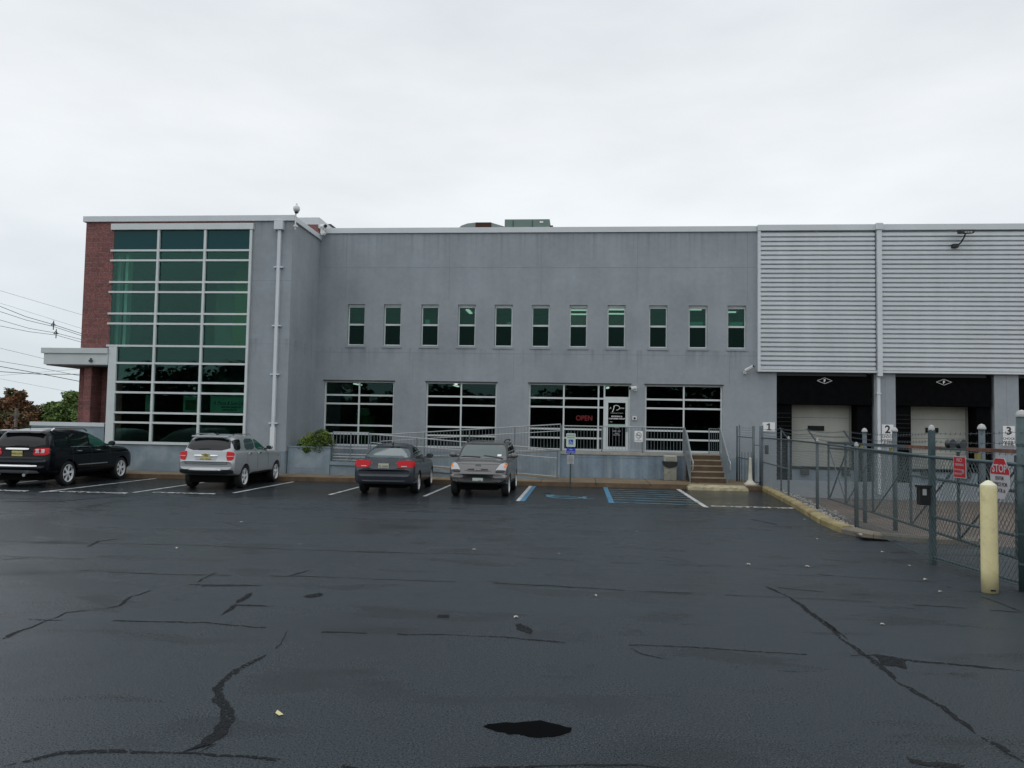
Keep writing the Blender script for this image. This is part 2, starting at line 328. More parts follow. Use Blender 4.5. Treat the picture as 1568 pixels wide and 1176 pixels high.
for i in range(len(path)-1):
    seg = 6 if i < 2 else 2
    for k in range(seg):
        t0, t1 = k/seg, (k+1)/seg-(.006 if k % 2 else 0)
        a = [path[i][j]+(path[i+1][j]-path[i][j])*t0 for j in (0, 1)]; b = [path[i][j]+(path[i+1][j]-path[i][j])*t1 for j in (0, 1)]
        c = [off[i][j]+(off[i+1][j]-off[i][j])*t1 for j in (0, 1)]; d = [off[i][j]+(off[i+1][j]-off[i][j])*t0 for j in (0, 1)]
        h0 = .15 if i < 3 else .13
        w0 = random.uniform(-.012, .012)
        ia = [a[j]+(d[j]-a[j])*.15 for j in (0, 1)]; ib = [b[j]+(c[j]-b[j])*.15 for j in (0, 1)]
        ke.add([(a[0], a[1], -.1), (b[0], b[1], -.1), (c[0], c[1], -.6), (d[0], d[1], -.6), (a[0]+w0, a[1], h0-.04), (b[0]+w0, b[1], h0-.04), (ib[0], ib[1], h0), (ia[0], ia[1], h0), (c[0], c[1], h0), (d[0], d[1], h0)],
               [(0, 1, 5, 4), (4, 5, 6, 7), (7, 6, 8, 9), (2, 3, 9, 8), (1, 2, 8, 6, 5), (0, 4, 7, 9, 3)], 0 if i < 3 else 1)
struct('kerb', ke, [kerb_tan, mat('kerb_grey', (.17, .15, .115), .75, var=.2, vs=3, bump=.4, bs=25)])
# dock yard
yd = MB()
yd.quad((5.6, 15.6, -.02), (60, 15.6, -.02), (60, 32, -.5), (6.35, 32, -.5))
struct('dock_yard', yd, mat('yard_concrete', (.135, .095, .07), .5, var=.25, vs=.5, vstretch=(1, 1, 1), bump=.3, bs=40, dirt=((.07, .055, .045), .4, .7)))
gr = MB(); rg = random.Random(3)
for i in range(5200):
    y = rg.uniform(16.3, 31.2); xk = 6.6 if y > 28 else (5.65+(y-17.4)*.088)
    x = xk+abs(rg.gauss(0, .38)); 
    if x > xk+1.15: continue
    zz = -.02-(y-15.6)/16.4*.48; zz = max(zz, .06-(x-xk)*.22)+rg.uniform(-.02, .02)
    r = rg.uniform(.018, .05); a = rg.uniform(0, 6.3)
    vs_ = [(x+r*math.cos(a+k*1.57)*rg.uniform(.7, 1.2), y+r*math.sin(a+k*1.57)*rg.uniform(.7, 1.2), zz) for k in range(4)]
    gr.add(vs_+[(x, y, zz+r*.8), (x+r*.3, y-r*.3, zz+r*.75)], [(0, 1, 5), (1, 2, 4, 5), (2, 3, 4), (3, 0, 5, 4)], i % 3)
tag(gr.build('gravel', [mat('gravel_a', (.42, .41, .38), .8), mat('gravel_b', (.28, .27, .25), .8), mat('gravel_c', (.10, .09, .08), .9)]), kind='stuff')
bk = MB()
for i in range(30):
    y0, y1 = 15.9+i*.53, 15.9+(i+1)*.53; xk = lambda y: 5.6+(y-17.4)*.088
    bk.quad((xk(y0), y0, .07), (xk(y0)+1.4, y0, -.04-(y0-15.6)/16.4*.48), (xk(y1)+1.4, y1, -.04-(y1-15.6)/16.4*.48), (xk(y1), y1, .07))
struct('gravel_bed', bk, mat('bed_soil', (.09, .075, .06), .9, var=.3, vs=6, bump=.6, bs=30))
# painted markings
line_w = mat('line_white', (.50, .50, .49), .5, var=.3, vs=3, dirt=((.10, .10, .11), 3.5, .9))
line_b = mat('line_blue', (.055, .20, .34), .5, var=.2, vs=3, dirt=((.04, .07, .10), 3.0, .9))
line_faded = mat('line_blue_faded', (.075, .20, .27), .5, var=.3, vs=4, dirt=((.03, .035, .04), 2.5, 1))
def mark(x0, x1, y0, y1, m, z=.004, n='parking_line', dx=0):
    struct(n, MB().quad((x0, y0, z), (x1, y0, z), (x1+dx, y1, z), (x0+dx, y1, z)), m)
mark(3.33, 3.46, 21.7, 27.9, line_w); mark(.80, .95, 22.2, 28.02, line_b)
mark(-1.80, -1.69, 22.1, 27.75, line_w); mark(-1.685, -1.55, 22.1, 27.76, line_b)
for x, y0 in ((-4.55, 22.8), (-7.3, 22.5), (-10.12, 22.3), (-12.8, 21.6), (-15.2, 21.0), (-18.1, 21.2), (-20.9, 21.4)):
    mark(x-.055, x+.055, y0, 27.4 if x > -9 else 27.05, line_w, dx=.03)
ht = MB()
for k in range(7):
    y = 22.45+k*.78; ht.quad((.955, y-.05, .0045), (3.325, y-.05-.2, .0045), (3.325, y+.08-.2, .0045), (.955, y+.08, .0045))
struct('hatch_marking', ht, line_faded)
for x, y, s in ((4.75, 21.95, 1.0), (-14.0, 21.25, 1.0), (-16.9, 21.1, 1.0), (-11.4, 21.75, .8)):
    struct('painted_word', MB().text('CUSTOMER', .40*s, (x, y, .005), (1, 0, 0), (0, 1, 0), ext=0, sx=1.15, bold=.012), line_w)
# wheelchair symbol painted on the asphalt
wc = MB(); sx0, sy0 = -.42, 23.9
wc.add([(sx0+.62*math.cos(a)*(1 if i % 2 else .8), sy0+.62*math.sin(a)*(1 if i % 2 else .8)*1.1, .0045) for i, a in [(i, 2.3+(i//2)*.32) for i in range(28)]], [(2*i, 2*i+1, 2*i+3, 2*i+2) for i in range(13)])
for a, b, w in (((-.62, .55), (-.42, -.1), .12), ((-.42, -.1), (.35, -.12), .12), ((.35, -.12), (.62, -.62), .12), ((-.58, .25), (.1, .25), .1), ((.62, -.62), (.85, -.55), .1)):
    d = Vector((b[0]-a[0], b[1]-a[1])).normalized(); nn = Vector((-d.y, d.x))*w/2
    wc.quad(*[(sx0+q[0], sy0+q[1], .005) for q in ((a[0]-nn.x, a[1]-nn.y), (b[0]-nn.x, b[1]-nn.y), (b[0]+nn.x, b[1]+nn.y), (a[0]+nn.x, a[1]+nn.y))])
wc.lathe([(0, 0), (.1, 0)], (sx0-.62, sy0+.75, .005), 12)
struct('wheelchair_marking', wc, line_faded)
# cracks and tar patches in the asphalt
tar = mat('tar', (.004, .0045, .005), .5, var=.25, vs=6, spec=.12, erode=(38, .56))
tar2 = mat('tar_dull', (.006, .0075, .009), .7, var=.3, vs=5, spec=.14, erode=(30, .545))
def crack(pts, w, m=tar, jag=.42, z=.003, seed=1, step=.05, gaps=0):
    r = random.Random(seed); P = [Vector((p[0], p[1])) for p in pts]; out = []
    for a, b in zip(P[:-1], P[1:]):
        n = max(1, int((b-a).length/step)); out += [a+(b-a)*k/n for k in range(n)]
    out.append(P[-1]); L = []; ww = w; dr = 0
    for i, p in enumerate(out):
        d = (out[min(i+1, len(out)-1)]-out[max(i-1, 0)]).normalized(); nn = Vector((-d.y, d.x))
        dr = dr*.85+r.gauss(0, .5)*min(w, .03)*jag*1.2; ww = max(.1*w, min(1.5*w, ww*.85+.12*w+r.gauss(0, .3)*w*jag)); e = min(1, (i+.2)/3, (len(out)-i-.8)/3)
        c = p+nn*dr; L.append((c-nn*ww*e/2, c+nn*ww*e/2))
    mb = MB()
    for i in range(len(L)-1):
        if gaps and math.sin(i*.31+seed)+math.sin(i*.113+seed*2) < gaps-1.2: continue
        a, b = L[i]; c, d = L[i+1]; mb.quad((a.x, a.y, z), (c.x, c.y, z), (d.x, d.y, z), (b.x, b.y, z))
    struct('asphalt_crack', mb, m)
for _i, (_p, _w, _m, _g) in enumerate((
    (((-5.44, 7.06), (-5.49, 7.67), (-5.53, 8.15), (-5.31, 8.37), (-5.2, 8.39)), 0.05, tar2, 0),
    (((-5.25, 8.38), (-5.14, 8.53), (-5.29, 8.98), (-5.26, 9.13), (-5.23, 9.44), (-5.11, 9.62), (-4.98, 9.77), (-4.64, 9.79), (-4.02, 9.86)), 0.05, tar2, 0.3),
    (((-6.04, 7.83), (-5.51, 7.81), (-4.78, 7.9), (-3.75, 7.95), (-2.72, 7.8), (-1.87, 7.86), (-0.75, 7.91), (-0.23, 7.8), (1.16, 7.8), (1.94, 7.74), (2.66, 7.77)), 0.035, tar2, 0.75),
    (((2.66, 7.77), (2.83, 7.81), (3.09, 7.67), (3.41, 7.59), (3.96, 7.48)), 0.06, tar2, 0.2),
    (((-9.77, 12.58), (-8.0, 12.72), (-6.44, 12.82), (-4.92, 12.7), (-3.49, 12.72), (-1.14, 12.85)), 0.03, tar, 0),
    (((-8.0, 12.28), (-8.23, 12.9), (-8.04, 13.26)), 0.05, tar, 0),
    (((-6.92, 10.42), (-5.74, 10.35), (-4.32, 10.47), (-3.43, 10.54), (-2.16, 10.54), (-0.89, 10.54), (1.44, 10.32), (2.33, 10.28), (3.35, 10.23), (4.23, 10.09), (5.26, 9.92)), 0.035, tar, 0.35),
    (((-1.02, 12.68), (0.13, 12.47), (1.14, 12.43), (1.94, 12.47), (2.89, 12.31), (3.89, 11.87), (5.08, 11.7)), 0.03, tar2, 0.5),
    (((-0.84, 10.51), (1.43, 10.24)), 0.02, tar, 0.5),
    (((-4.94, 9.69), (-4.04, 9.81)), 0.03, tar, 0.5),
    (((-3.95, 8.86), (-3.98, 9.46)), 0.09, tar2, 0),
    (((-3.85, 8.3), (-3.92, 8.79), (-3.45, 8.77)), 0.06, tar2, 0),
    (((-4.94, 9.9), (-5.0, 10.63)), 0.05, tar2, 0),
    (((-3.97, 10.53), (-3.82, 11.0)), 0.05, tar2, 0.3),
    (((-2.79, 6.97), (-2.85, 6.69), (-2.87, 6.36), (-2.83, 6.12), (-2.72, 5.84), (-2.54, 5.67), (-2.45, 5.47), (-2.39, 5.18), (-2.42, 5.02), (-2.49, 4.89)), 0.085, tar2, 0),
    (((-2.79, 7.01), (-2.82, 7.35), (-2.91, 7.8)), 0.015, tar2, 0.3),
    (((-3.45, 4.54), (-3.37, 4.66), (-3.25, 4.79), (-2.95, 4.85), (-2.68, 4.84), (-2.4, 4.88), (-1.74, 4.83), (-1.28, 4.81)), 0.04, tar2, 0.1),
    (((-2.49, 4.89), (-2.34, 5.03), (-2.39, 4.87)), 0.02, tar, 0),
    (((-0.73, 4.88), (-0.09, 4.98), (0.31, 5.05), (0.63, 5.04)), 0.022, tar, 0),
    (((2.47, 10.96), (2.62, 10.49), (2.65, 9.97), (2.68, 9.28), (2.71, 8.79), (2.67, 8.37), (2.69, 7.77), (2.71, 7.41), (2.69, 7.01)), 0.06, tar2, 0),
    (((2.71, 9.13), (2.73, 8.32)), 0.04, tar2, 0),
    (((2.44, 10.96), (2.8, 10.85), (3.49, 10.64), (3.82, 10.65)), 0.03, tar2, 0.3),
    (((2.69, 7.01), (2.72, 6.75), (2.78, 6.43), (2.79, 6.12), (2.79, 5.89)), 0.05, tar2, 0.3),
    (((2.79, 5.84), (2.84, 5.61), (2.85, 5.4)), 0.06, tar2, 0.2),
    (((5.0, 11.5), (5.11, 11.0), (5.21, 10.55), (5.26, 9.92)), 0.03, tar2, 0.4),
    (((0.47, 7.74), (0.6, 7.5), (0.74, 7.4), (0.86, 7.35)), 0.018, tar, 0),
    (((1.68, 7.17), (2.02, 7.18)), 0.015, tar2, 0),
    (((1.22, 13.32), (1.78, 12.73), (2.33, 12.43)), 0.025, tar2, 0.3),
    (((-14.39, 18.45), (-13.09, 18.81), (-12.56, 20.47), (-12.14, 20.39)), 0.12, tar, 0),
    (((-11.59, 17.6), (-11.82, 18.99), (-11.31, 20.23)), 0.04, tar, 0),
    (((-8.51, 10.98), (-8.32, 11.13), (-8.24, 11.45)), 0.08, tar2, 0.3),
    (((-5.73, 20.12), (-3.21, 20.46)), 0.05, tar, 0.2),
    (((4.03, 19.12), (4.56, 17.66)), 0.12, tar2, 0.3),
)):
    crack(_p, _w, _m, seed=_i+3, gaps=_g)
def patch(pts, m, z=.0035, seed=1, j=.04):
    r = random.Random(seed); n = len(pts); out = []
    for i in range(n):
        a, b = Vector(pts[i]), Vector(pts[(i+1) % n]); k = max(2, int((b-a).length/.05))
        for q in range(k):
            p = a+(b-a)*q/k; out.append((p.x+r.gauss(0, j*.4), p.y+r.gauss(0, j*.4), z))
    struct('asphalt_patch', MB().add(out, [tuple(range(len(out)))]), m)
tar_black = mat("tar_black", (.0025, .0028, .003), .9, spec=.03)
patch([(-0.69, 5.54), (-0.57, 5.64), (-0.39, 5.68), (-0.2, 5.69), (-0.04, 5.6), (-0.07, 5.49), (-0.17, 5.42), (-0.37, 5.43), (-0.56, 5.5)], tar_black)
patch([(2.11, 5.4), (2.2, 5.38), (2.43, 5.35), (2.45, 5.29), (2.24, 5.27), (2.14, 5.31)], tar)
patch([(-0.68, 8.42), (-0.6, 8.46), (-0.46, 8.21), (-0.49, 8.05), (-0.61, 8.16)], tar2)
patch([(-3.34, 9.31), (-3.2, 9.6), (-3.11, 9.43), (-3.2, 9.26)], tar2)
patch([(-1.57, 8.68), (-1.42, 8.73), (-1.42, 8.58), (-1.52, 8.57)], tar2)
patch([(2.79, 7.81), (3.05, 7.7), (2.9, 7.4), (2.74, 7.49)], tar2)
# ------------------------------------------------------------------ the building
T, WY = 28.8, 32.0
B = thing('office_building', 'long grey stucco office and warehouse building with a glazed brick corner tower and loading docks', 'building', (-2, 32, 0))
UPX = [(-9.83, -9.1), (-8.29, -7.55), (-6.70, -5.96), (-5.15, -4.41), (-3.62, -2.87), (-2.08, -1.35), (-.53, .2), (1.01, 1.75), (2.70, 3.43), (4.28, 5.02), (5.82, 6.55)]
LOW = [(-10.75, -7.77), (-6.42, -3.47), (-2.15, 1.97), (2.56, 5.63)]
DOCK = [(7.74, 11.5), (12.3, 16.0), (16.9, 20.6)]
holes = [(a, b, 5.37, 7.1) for a, b in UPX]+[(a, b, 1.17, 3.87) for a, b in LOW]
def joint_h(mb, x0, x1, z, y, skip=()):
    mb.box(x0, x1, y-.0025, y+.01, z-.006, z+.006, 1)
w = MB(); w.wall(-11.1, 7.0, 1.0, 10.1, WY, .3, holes)
for a, b in ((-11.1, 7.0),): joint_h(w, a, b, 8.65, WY); joint_h(w, a, b, 5.07, WY)
for x in (-9.95, -5.55, -1.72, 2.2, 6.6): w.box(x-.006, x+.006, WY-.0025, WY+.01, 7.3, 10.1, 1)
for a, b in UPX: w.box(a-.05, b+.05, WY-.035, WY+.02, 5.27, 5.355, 0)      # sills
for x in (-7.0, -2.8, 2.25, 5.9): w.box(x-.006, x+.006, WY-.0025, WY+.01, 3.95, 5.06, 1)
w.build('wall', [stucco, stucco_joint], B)
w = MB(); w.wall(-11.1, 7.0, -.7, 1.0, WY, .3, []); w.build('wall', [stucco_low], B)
w = MB(); w.wall(7.0, 40, -.8, 10.1, WY, .3, [(a, b, .15, 4.43) for a, b in DOCK]); w.box(7.0, 7.75, WY-.0025, WY+.01, 1.09, 1.1, 1)
w.box(11.9, 11.91, WY-.0025, WY+.01, 0, 4.4, 1); w.box(16.45, 16.46, WY-.0025, WY+.01, 0, 4.4, 1)
w.build('wall', [stucco, stucco_joint], B)
# dock pits, shelters and doors
for i, (a, b) in enumerate(DOCK):
    d = MB(); d.box(a-.01, b+.01, 33.0, 33.045, -.1, .6, 1); d.box(a-.02, b+.02, 33.05, 33.2, -.1, 4.6, 0)
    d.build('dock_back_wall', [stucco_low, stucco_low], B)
    p = MB(); dx0, dx1 = a+.62, b-.62
    p.box(a+.01, dx0, 32.12, 33.0, .16, 3.16); p.box(dx1, b-.10, 32.12, 33.0, .16, 3.16)
    for k in range(16): p.box(a+.0, dx0-.03, 32.105, 32.12, .25+k*.17, .262+k*.17, 1)
    p.slab([(a+.005, 3.17), (b-.1, 3.17), (b-.1, 4.3), (b-.3, 4.425), (a+.005, 4.425)], (0, 32.02, 0), (1, 0, 0), (0, 0, 1), (0, 1.0, 0))
    p.box(a+.01, b-.3, 31.99, 32.02, 4.30, 4.42, 1)
    s_ = p.build('dock_shelter', [black_foam, mat('foam_edge', (.028, .03, .032), .7)], B, bevel=.015)
    fx = (a+b)/2-.02
    e = MB(); hw, hh, tk, zc = .29, .115, .028, 4.115
    for sa, sb in (((-hw, 0), (0, hh)), ((0, hh), (hw, 0)), ((hw, 0), (0, -hh)), ((0, -hh), (-hw, 0))):
        e.bar((fx+sa[0], 32.012, zc+sa[1]), (fx+sb[0], 32.012, zc+sb[1]), .012, tk, upv=(0, 1, 0))
    e.text('F', .155, (fx, 32.012, zc-.055), bold=.008)
    e.build('emblem', white_paint, s_)
    q = MB(); zs = [.68, 1.29, 1.9, 2.66, 3.2]
    for k in range(4): q.box(dx0, dx1, 32.80+.002*k, 32.86, zs[k]+.006, zs[k+1]-.006 if k < 3 else 3.2, 0)
    q.box(dx0, dx1, 32.815, 32.87, .66, 3.2, 1)
    dd = q.build('dock_door', [door_m, mat('door_groove', (.07, .07, .065), .8)], B)
    c_ = (dx0+.70, dx0+1.35) if i == 0 else (dx0+.72, dx0+1.22)
    q = MB(); q.box(c_[0]+.1, c_[1]+.1, 32.77, 32.80, 2.13, 2.33); q.build('door_window', mat('dark_pane', (.008, .009, .01), .15), dd, bevel=.01)
    q = MB(); q.box(dx1-.1, dx1-.03, 32.73, 32.8, .7, 3.1); q.build('door_track', mat('track', (.2, .21, .19), .6), dd)
    q = MB(); q.box(dx0, dx1, 32.1, 32.99, .15, .60, 0); q.box(dx0, dx1, 32.06, 32.99, .60, .68, 1)
    q.build('dock_sill', [stucco_low, black_foam], B)
    for bx in (dx0+.32, dx1-.62):
        MB().box(bx, bx+.3, 31.94, 32.1, .37, .60).build('dock_bumper', mat('bumper_rubber', (.02, .028, .026), .8), B, bevel=.02)
# metal cladding over the docks
for (x0, x1) in ((7.08, 11.50), (11.76, 17.3), (17.55, 23.2), (23.45, 29)):
    m_ = MB(); n = 30; z1 = 10.06; z0 = 4.53; ph = (z1-z0)/n
    prof = []
    for k in range(n):
        za = z1-k*ph; prof += [(31.94, za), (31.94, za-.045), (31.83, za-.062), (31.83, za-ph+.008)]
    prof.append((31.94, z0))
    for (ya, za), (yb, zb) in zip(prof[:-1], prof[1:]): m_.quad((x0, yb, zb), (x1, yb, zb), (x1, ya, za), (x0, ya, za), 0)
    m_.box(x0-.01, x1+.01, 31.945, 31.985, z0-.02, z1+.02, 0)
    m_.build('metal_panel', panel_m, B)
tr = MB(); tr.box(6.97, 7.08, 31.80, 32.0, 4.44, 10.10); tr.box(7.08, 29.5, 31.81, 31.99, 4.44, 4.52); tr.build('panel_trim', panel_m, B)
# copings
def coping_box(x0, x1, y0, y1, z0, z1): 
    mb = MB(); mb.box(x0, x1, y0, y1, z0, z1); x = x0+3
    while x < x1-.5: mb.box(x-.006, x+.006, y0-.004, y1+.004, z0-.004, z1+.004); x += 3.1
    return mb
coping_box(-11.1, 6.95, 31.93, 32.4, 10.105, 10.33).build('coping', coping, B, bevel=.01)
coping_box(6.96, 40, 31.78, 32.4, 10.105, 10.34).build('coping', coping, B, bevel=.01)
coping_box(-19.55, -11.02, 28.72, 29.15, 9.80, 10.02).build('coping', coping, B, bevel=.01)
MB().box(-11.40, -11.02, 29.15, 31.93, 9.80, 10.0).build('coping', coping, B, bevel=.01)
MB().box(-19.55, -19.1, 29.15, 38, 9.80, 10.0).build('coping', coping, B, bevel=.01)
# tower
t = MB(); t.box(-19.45, -18.28, 28.8, 29.1, 4.6, 9.80); t.box(-20.12, -18.28, 29.8, 30.1, -.3, 4.15); t.box(-18.28, -12.66, 28.8, 29.1, 9.72, 9.80); t.box(-19.45, -19.15, 29.1, 38, -.3, 9.80)
t.build('brick_wall', block, B)
t = MB(); t.box(-12.66, -11.1, 28.81, 29.1, 1.0, 9.80); t.box(-11.4, -11.1, 29.1, 32.0, 1.0, 9.80)
for z in (5.07, 7.5): t.box(-12.66, -11.1, 28.8075, 28.82, z-.005, z+.005, 1)
t.box(-11.11, -11.0975, 28.81, 32, 5.065, 5.075, 1)
t.build('wall', [stucco, stucco_joint], B)
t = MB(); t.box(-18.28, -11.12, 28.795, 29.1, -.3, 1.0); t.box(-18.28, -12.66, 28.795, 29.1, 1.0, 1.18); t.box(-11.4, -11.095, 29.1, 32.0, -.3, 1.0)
for x in (-16.6, -14.9, -13.2): t.box(x-.005, x+.005, 28.792, 28.8, .15, 1.17, 1)
t.build('wall', [stucco_low, stucco_joint], B)
t = MB(); t.box(-21.3, -18.31, 28.75, 29.0, -.3, 1.80, 0); t.box(-21.34, -18.31, 28.72, 29.03, 1.80, 1.95, 1)
t.build('low_wall', [stucco_low, coping], B)
# entrance canopy
c = MB(); c.box(-20.88, -18.26, 28.70, 31.6, 4.19, 4.62, 0); c.box(-20.97, -18.26, 28.64, 31.7, 4.62, 4.83, 0)
c.build('canopy', mat('canopy_paint', (.50, .54, .54), .5, var=.04), B, bevel=.008)
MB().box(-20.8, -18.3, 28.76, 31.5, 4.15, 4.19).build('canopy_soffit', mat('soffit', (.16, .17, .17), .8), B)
# curtain wall
gl_green = glass('green_glass', (.62, .82, .75), 1.45); gl_dark = glass('dark_glass', (.48, .66, .60), 1.5)
spandrel = mat('spandrel_glass', (.006, .034, .040), .06, spec=.32, tint=(.45, .85, .85))
cw = MB(); fy0, fy1 = 28.72, 28.86
def hbar(x0, x1, z, h=.075): cw.box(x0, x1, fy0, fy1, z-h/2, z+h/2)
HZu = [8.66, 8.27, 7.42, 7.03, 6.19, 5.80, 4.94]; HZl = [4.27, 3.54, 3.14, 2.36, 1.985, 1.22]
VX = [-16.42, -14.54]
cw.box(-18.36, -12.62, 28.68, 28.86, 9.47, 9.71)
for z in HZu: hbar(-18.36, -12.76, z)
for z in HZl[:-1]: hbar(-17.93, -12.76, z)
cw.box(-18.25, -12.76, fy0, fy1, 1.16, 1.26)
for x in VX: cw.box(x-.045, x+.045, fy0-.01, fy1, 1.26, 9.47)
cw.box(-12.76, -12.67, fy0-.01, fy1, 1.16, 9.47); cw.box(-17.99, -17.92, fy0-.01, fy1, 1.26, 4.90)
cw.box(-18.25, -17.99, fy0+.01, fy1, 1.26, 4.90)
cwo = cw.build('curtain_wall', white_frame, B)
xs = [-18.27, -16.42, -14.54, -12.72]; zu = [9.47]+HZu; zl = [4.94]+HZl
for i in range(3):
    for j in range(7):
        mm = spandrel if j == 0 else gl_green
        MB().box(xs[i]+(.0 if i == 0 else .045), xs[i+1]-.045, 28.80, 28.815, zu[j+1]+.0375, zu[j]-.0375*(j > 0)).build('pane', mm, cwo)
    for j in range(6):
        x0 = -17.92 if i == 0 else xs[i]+.045
        MB().box(x0, xs[i+1]-.045, 28.80, 28.815, zl[j+1]+.04, zl[j]-.0375).build('pane', gl_dark, cwo)
# tower interior
r = MB()
r.box(-19.1, -11.45, 29.15, 37.5, 4.45, 4.90, 0); r.box(-19.1, -11.45, 29.15, 37.5, 8.62, 8.75, 2); r.box(-19.1, -11.45, 37.5, 37.6, 1.0, 9.8, 1)
r.box(-19.1, -11.45, 29.15, 37.5, .9, 1.0, 0); r.box(-19.1, -11.45, 29.15, 37.5, 9.7, 9.78, 0); r.box(-11.5, -11.45, 29.15, 37.5, 1.0, 9.7, 1)
r.box(-14.6, -11.5, 31.6, 31.7, 4.9, 8.6, 3); r.box(-16.2, -14.62, 33.2, 33.3, 4.9, 8.6, 1)
r.box(-18.0, -17.88, 29.2, 29.5, 4.9, 8.62, 4); r.box(-18.55, -18.2, 29.2, 29.4, 4.9, 8.62, 4)
r.box(-13.6, -12.9, 31.4, 31.6, 6.35, 7.25, 5); r.box(-15.0, -11.5, 30.9, 31.0, 1.0, 4.4, 0); r.box(-17, -15.05, 33.0, 33.1, 1.0, 4.4, 0)
r.build('interior', [int_dark, int_wall, int_ceil, mat('interior_green', (.30, .38, .16), .9), mat('interior_col', (.85, .85, .82), .7), mat('cabinet', (.12, .15, .2), .7)], B)
# windows of the main wall
wf = MB(); X, Z = .735, 1.73; y0, y1 = WY+.13, WY+.19
def frame(mb, x0, x1, z0, z1, t, y0, y1, mi=0):
    mb.box(x0, x0+t, y0, y1, z0, z1, mi); mb.box(x1-t, x1, y0, y1, z0, z1, mi); mb.box(x0+t, x1-t, y0, y1, z1-t, z1, mi); mb.box(x0+t, x1-t, y0, y1, z0, z0+t, mi)
proto = MB(); frame(proto, -X/2, X/2, 0, Z-.07, .05, .13, .19); proto.box(-X/2, X/2, .10, .20, Z-.07, Z); proto.box(-X/2+.05, X/2-.05, .12, .18, .845, .92)
fo = proto.build('window', white_frame, B, local=True)
up_gl = glass('window_glass', (.55, .74, .67), 1.45, gc=(.32, .60, .54)); lo_gl = glass('screened_glass', (.20, .30, .27), 1.4, gc=(.16, .34, .30))
MB().box(-X/2+.05, X/2-.05, .155, .165, .92, Z-.07).build('pane', up_gl, fo, local=True)
MB().box(-X/2+.05, X/2-.05, .155, .165, .05, .845).build('pane', lo_gl, fo, local=True)
off = Vector(B.location)
for i, (a, b) in enumerate(UPX):
    o = fo if i == 0 else copy_tree(fo, B)
    o.location = Vector(((a+b)/2, WY, 5.37))-off
blk_gl = glass('shop_glass', (.36, .48, .44), 1.42)
for i, (a, b) in enumerate(LOW):
    mb = MB(); y0, y1 = WY+.10, WY+.18; z0, z1 = 1.17, 3.87
    VX_ = {0: [-9.27], 1: [-4.96], 2: [-.72, .69, .93], 3: [4.11]}[i]
    frame(mb, a, b, z0, z1, .06, y0, y1)
    for v in VX_: mb.box(v-.032, v+.032, y0-.01, y1, z0+.06, z1-.06)
    rr = b-.06 if i != 2 else .90
    for z in (3.28, 2.92, 2.02, 1.66): mb.box(a+.06, rr, y0+.001, y1-.001, z-.035, z+.035)
    if i == 2: mb.box(.96, b-.06, y0+.001, y1-.001, 3.25, 3.36)
    mb.box(a-.04, b+.04, WY-.03, WY+.03, 3.87, 3.905, 1)
    wo = mb.build('window', [white_frame, mat('dark_flashing', (.03, .03, .032), .6)], B)
    cols = [a+.06]+VX_+[b-.06]; rows = [1.2, 1.66, 2.02, 2.92, 3.28, 3.81]
    for k in range(len(cols)-1):
        if i == 2 and k == 3:
            MB().box(.965, b-.06, y0+.03, y0+.045, 3.36, 3.81).build('pane', blk_gl, wo); continue
        for q in range(5): MB().box(cols[k]+.03, cols[k+1]-.03, y0+.03, y0+.045, rows[q]+.02, rows[q+1]-.02).build('pane', blk_gl, wo)
# entrance door
dr = MB(); x0, x1, z0, z1, y = .965, 1.905, 1.18, 3.245, WY+.09
dr.box(x0, x0+.12, y, y+.05, z0, z1); dr.box(x1-.12, x1, y, y+.05, z0, z1); dr.box(x0+.12, x1-.12, y, y+.05, z1-.12, z1); dr.box(x0+.12, x1-.12, y, y+.05, z0, z0+.16)
do = dr.build('entrance_door', white_frame, B)
MB().box(x0+.12, x1-.12, y+.02, y+.03, z0+.16, z1-.12).build('pane', blk_gl, do)
MB().box(x0+.12, x1-.12, y-.06, y-.03, 2.17, 2.25).build('push_bar', mat('push_bar', (.30, .42, .38), .5), do)
MB().box(x1-.10, x1-.03, y-.03, y, 1.95, 2.15).build('handle', steel_rail, do)
tx = MB(); cx = 1.435; yy = y+.012
th = MB()
pth = [(cx-.02+.115*math.cos(a)*1.15, yy, 2.92+.09*math.sin(a)*1.05) for a in [math.radians(q) for q in range(150, -100, -12)]]
tx.tube(pth, .012, 5); tx.tube([(cx-.10, yy, 2.98), (cx-.15, yy, 2.80), (cx-.185, yy, 2.74)], .017, 5)
tx.text('A.', .11, (cx-.26, yy, 2.87), shear=.4); tx.text('ensa', .10, (cx+.20, yy, 2.88), shear=.4)
tx.text('Food Brokerage & Wholesale', .042, (cx, yy, 2.69)); tx.text('RECEIVING &', .075, (cx, yy, 2.54), bold=.002); tx.text('CUSTOMER PICKUP', .075, (cx, yy, 2.45), bold=.002)
tx.text('PULL', .05, (cx-.22, yy, 2.33)); tx.text('HOURS', .055, (cx, yy, 2.10)); tx.text('8 AM - 4:30', .065, (cx, yy, 1.95)); tx.text('Monday', .05, (cx, yy, 1.87)); tx.text('thru Friday', .06, (cx, yy, 1.80))
tx.build('lettering', mat('vinyl_white', (.75, .75, .75), .6), do)
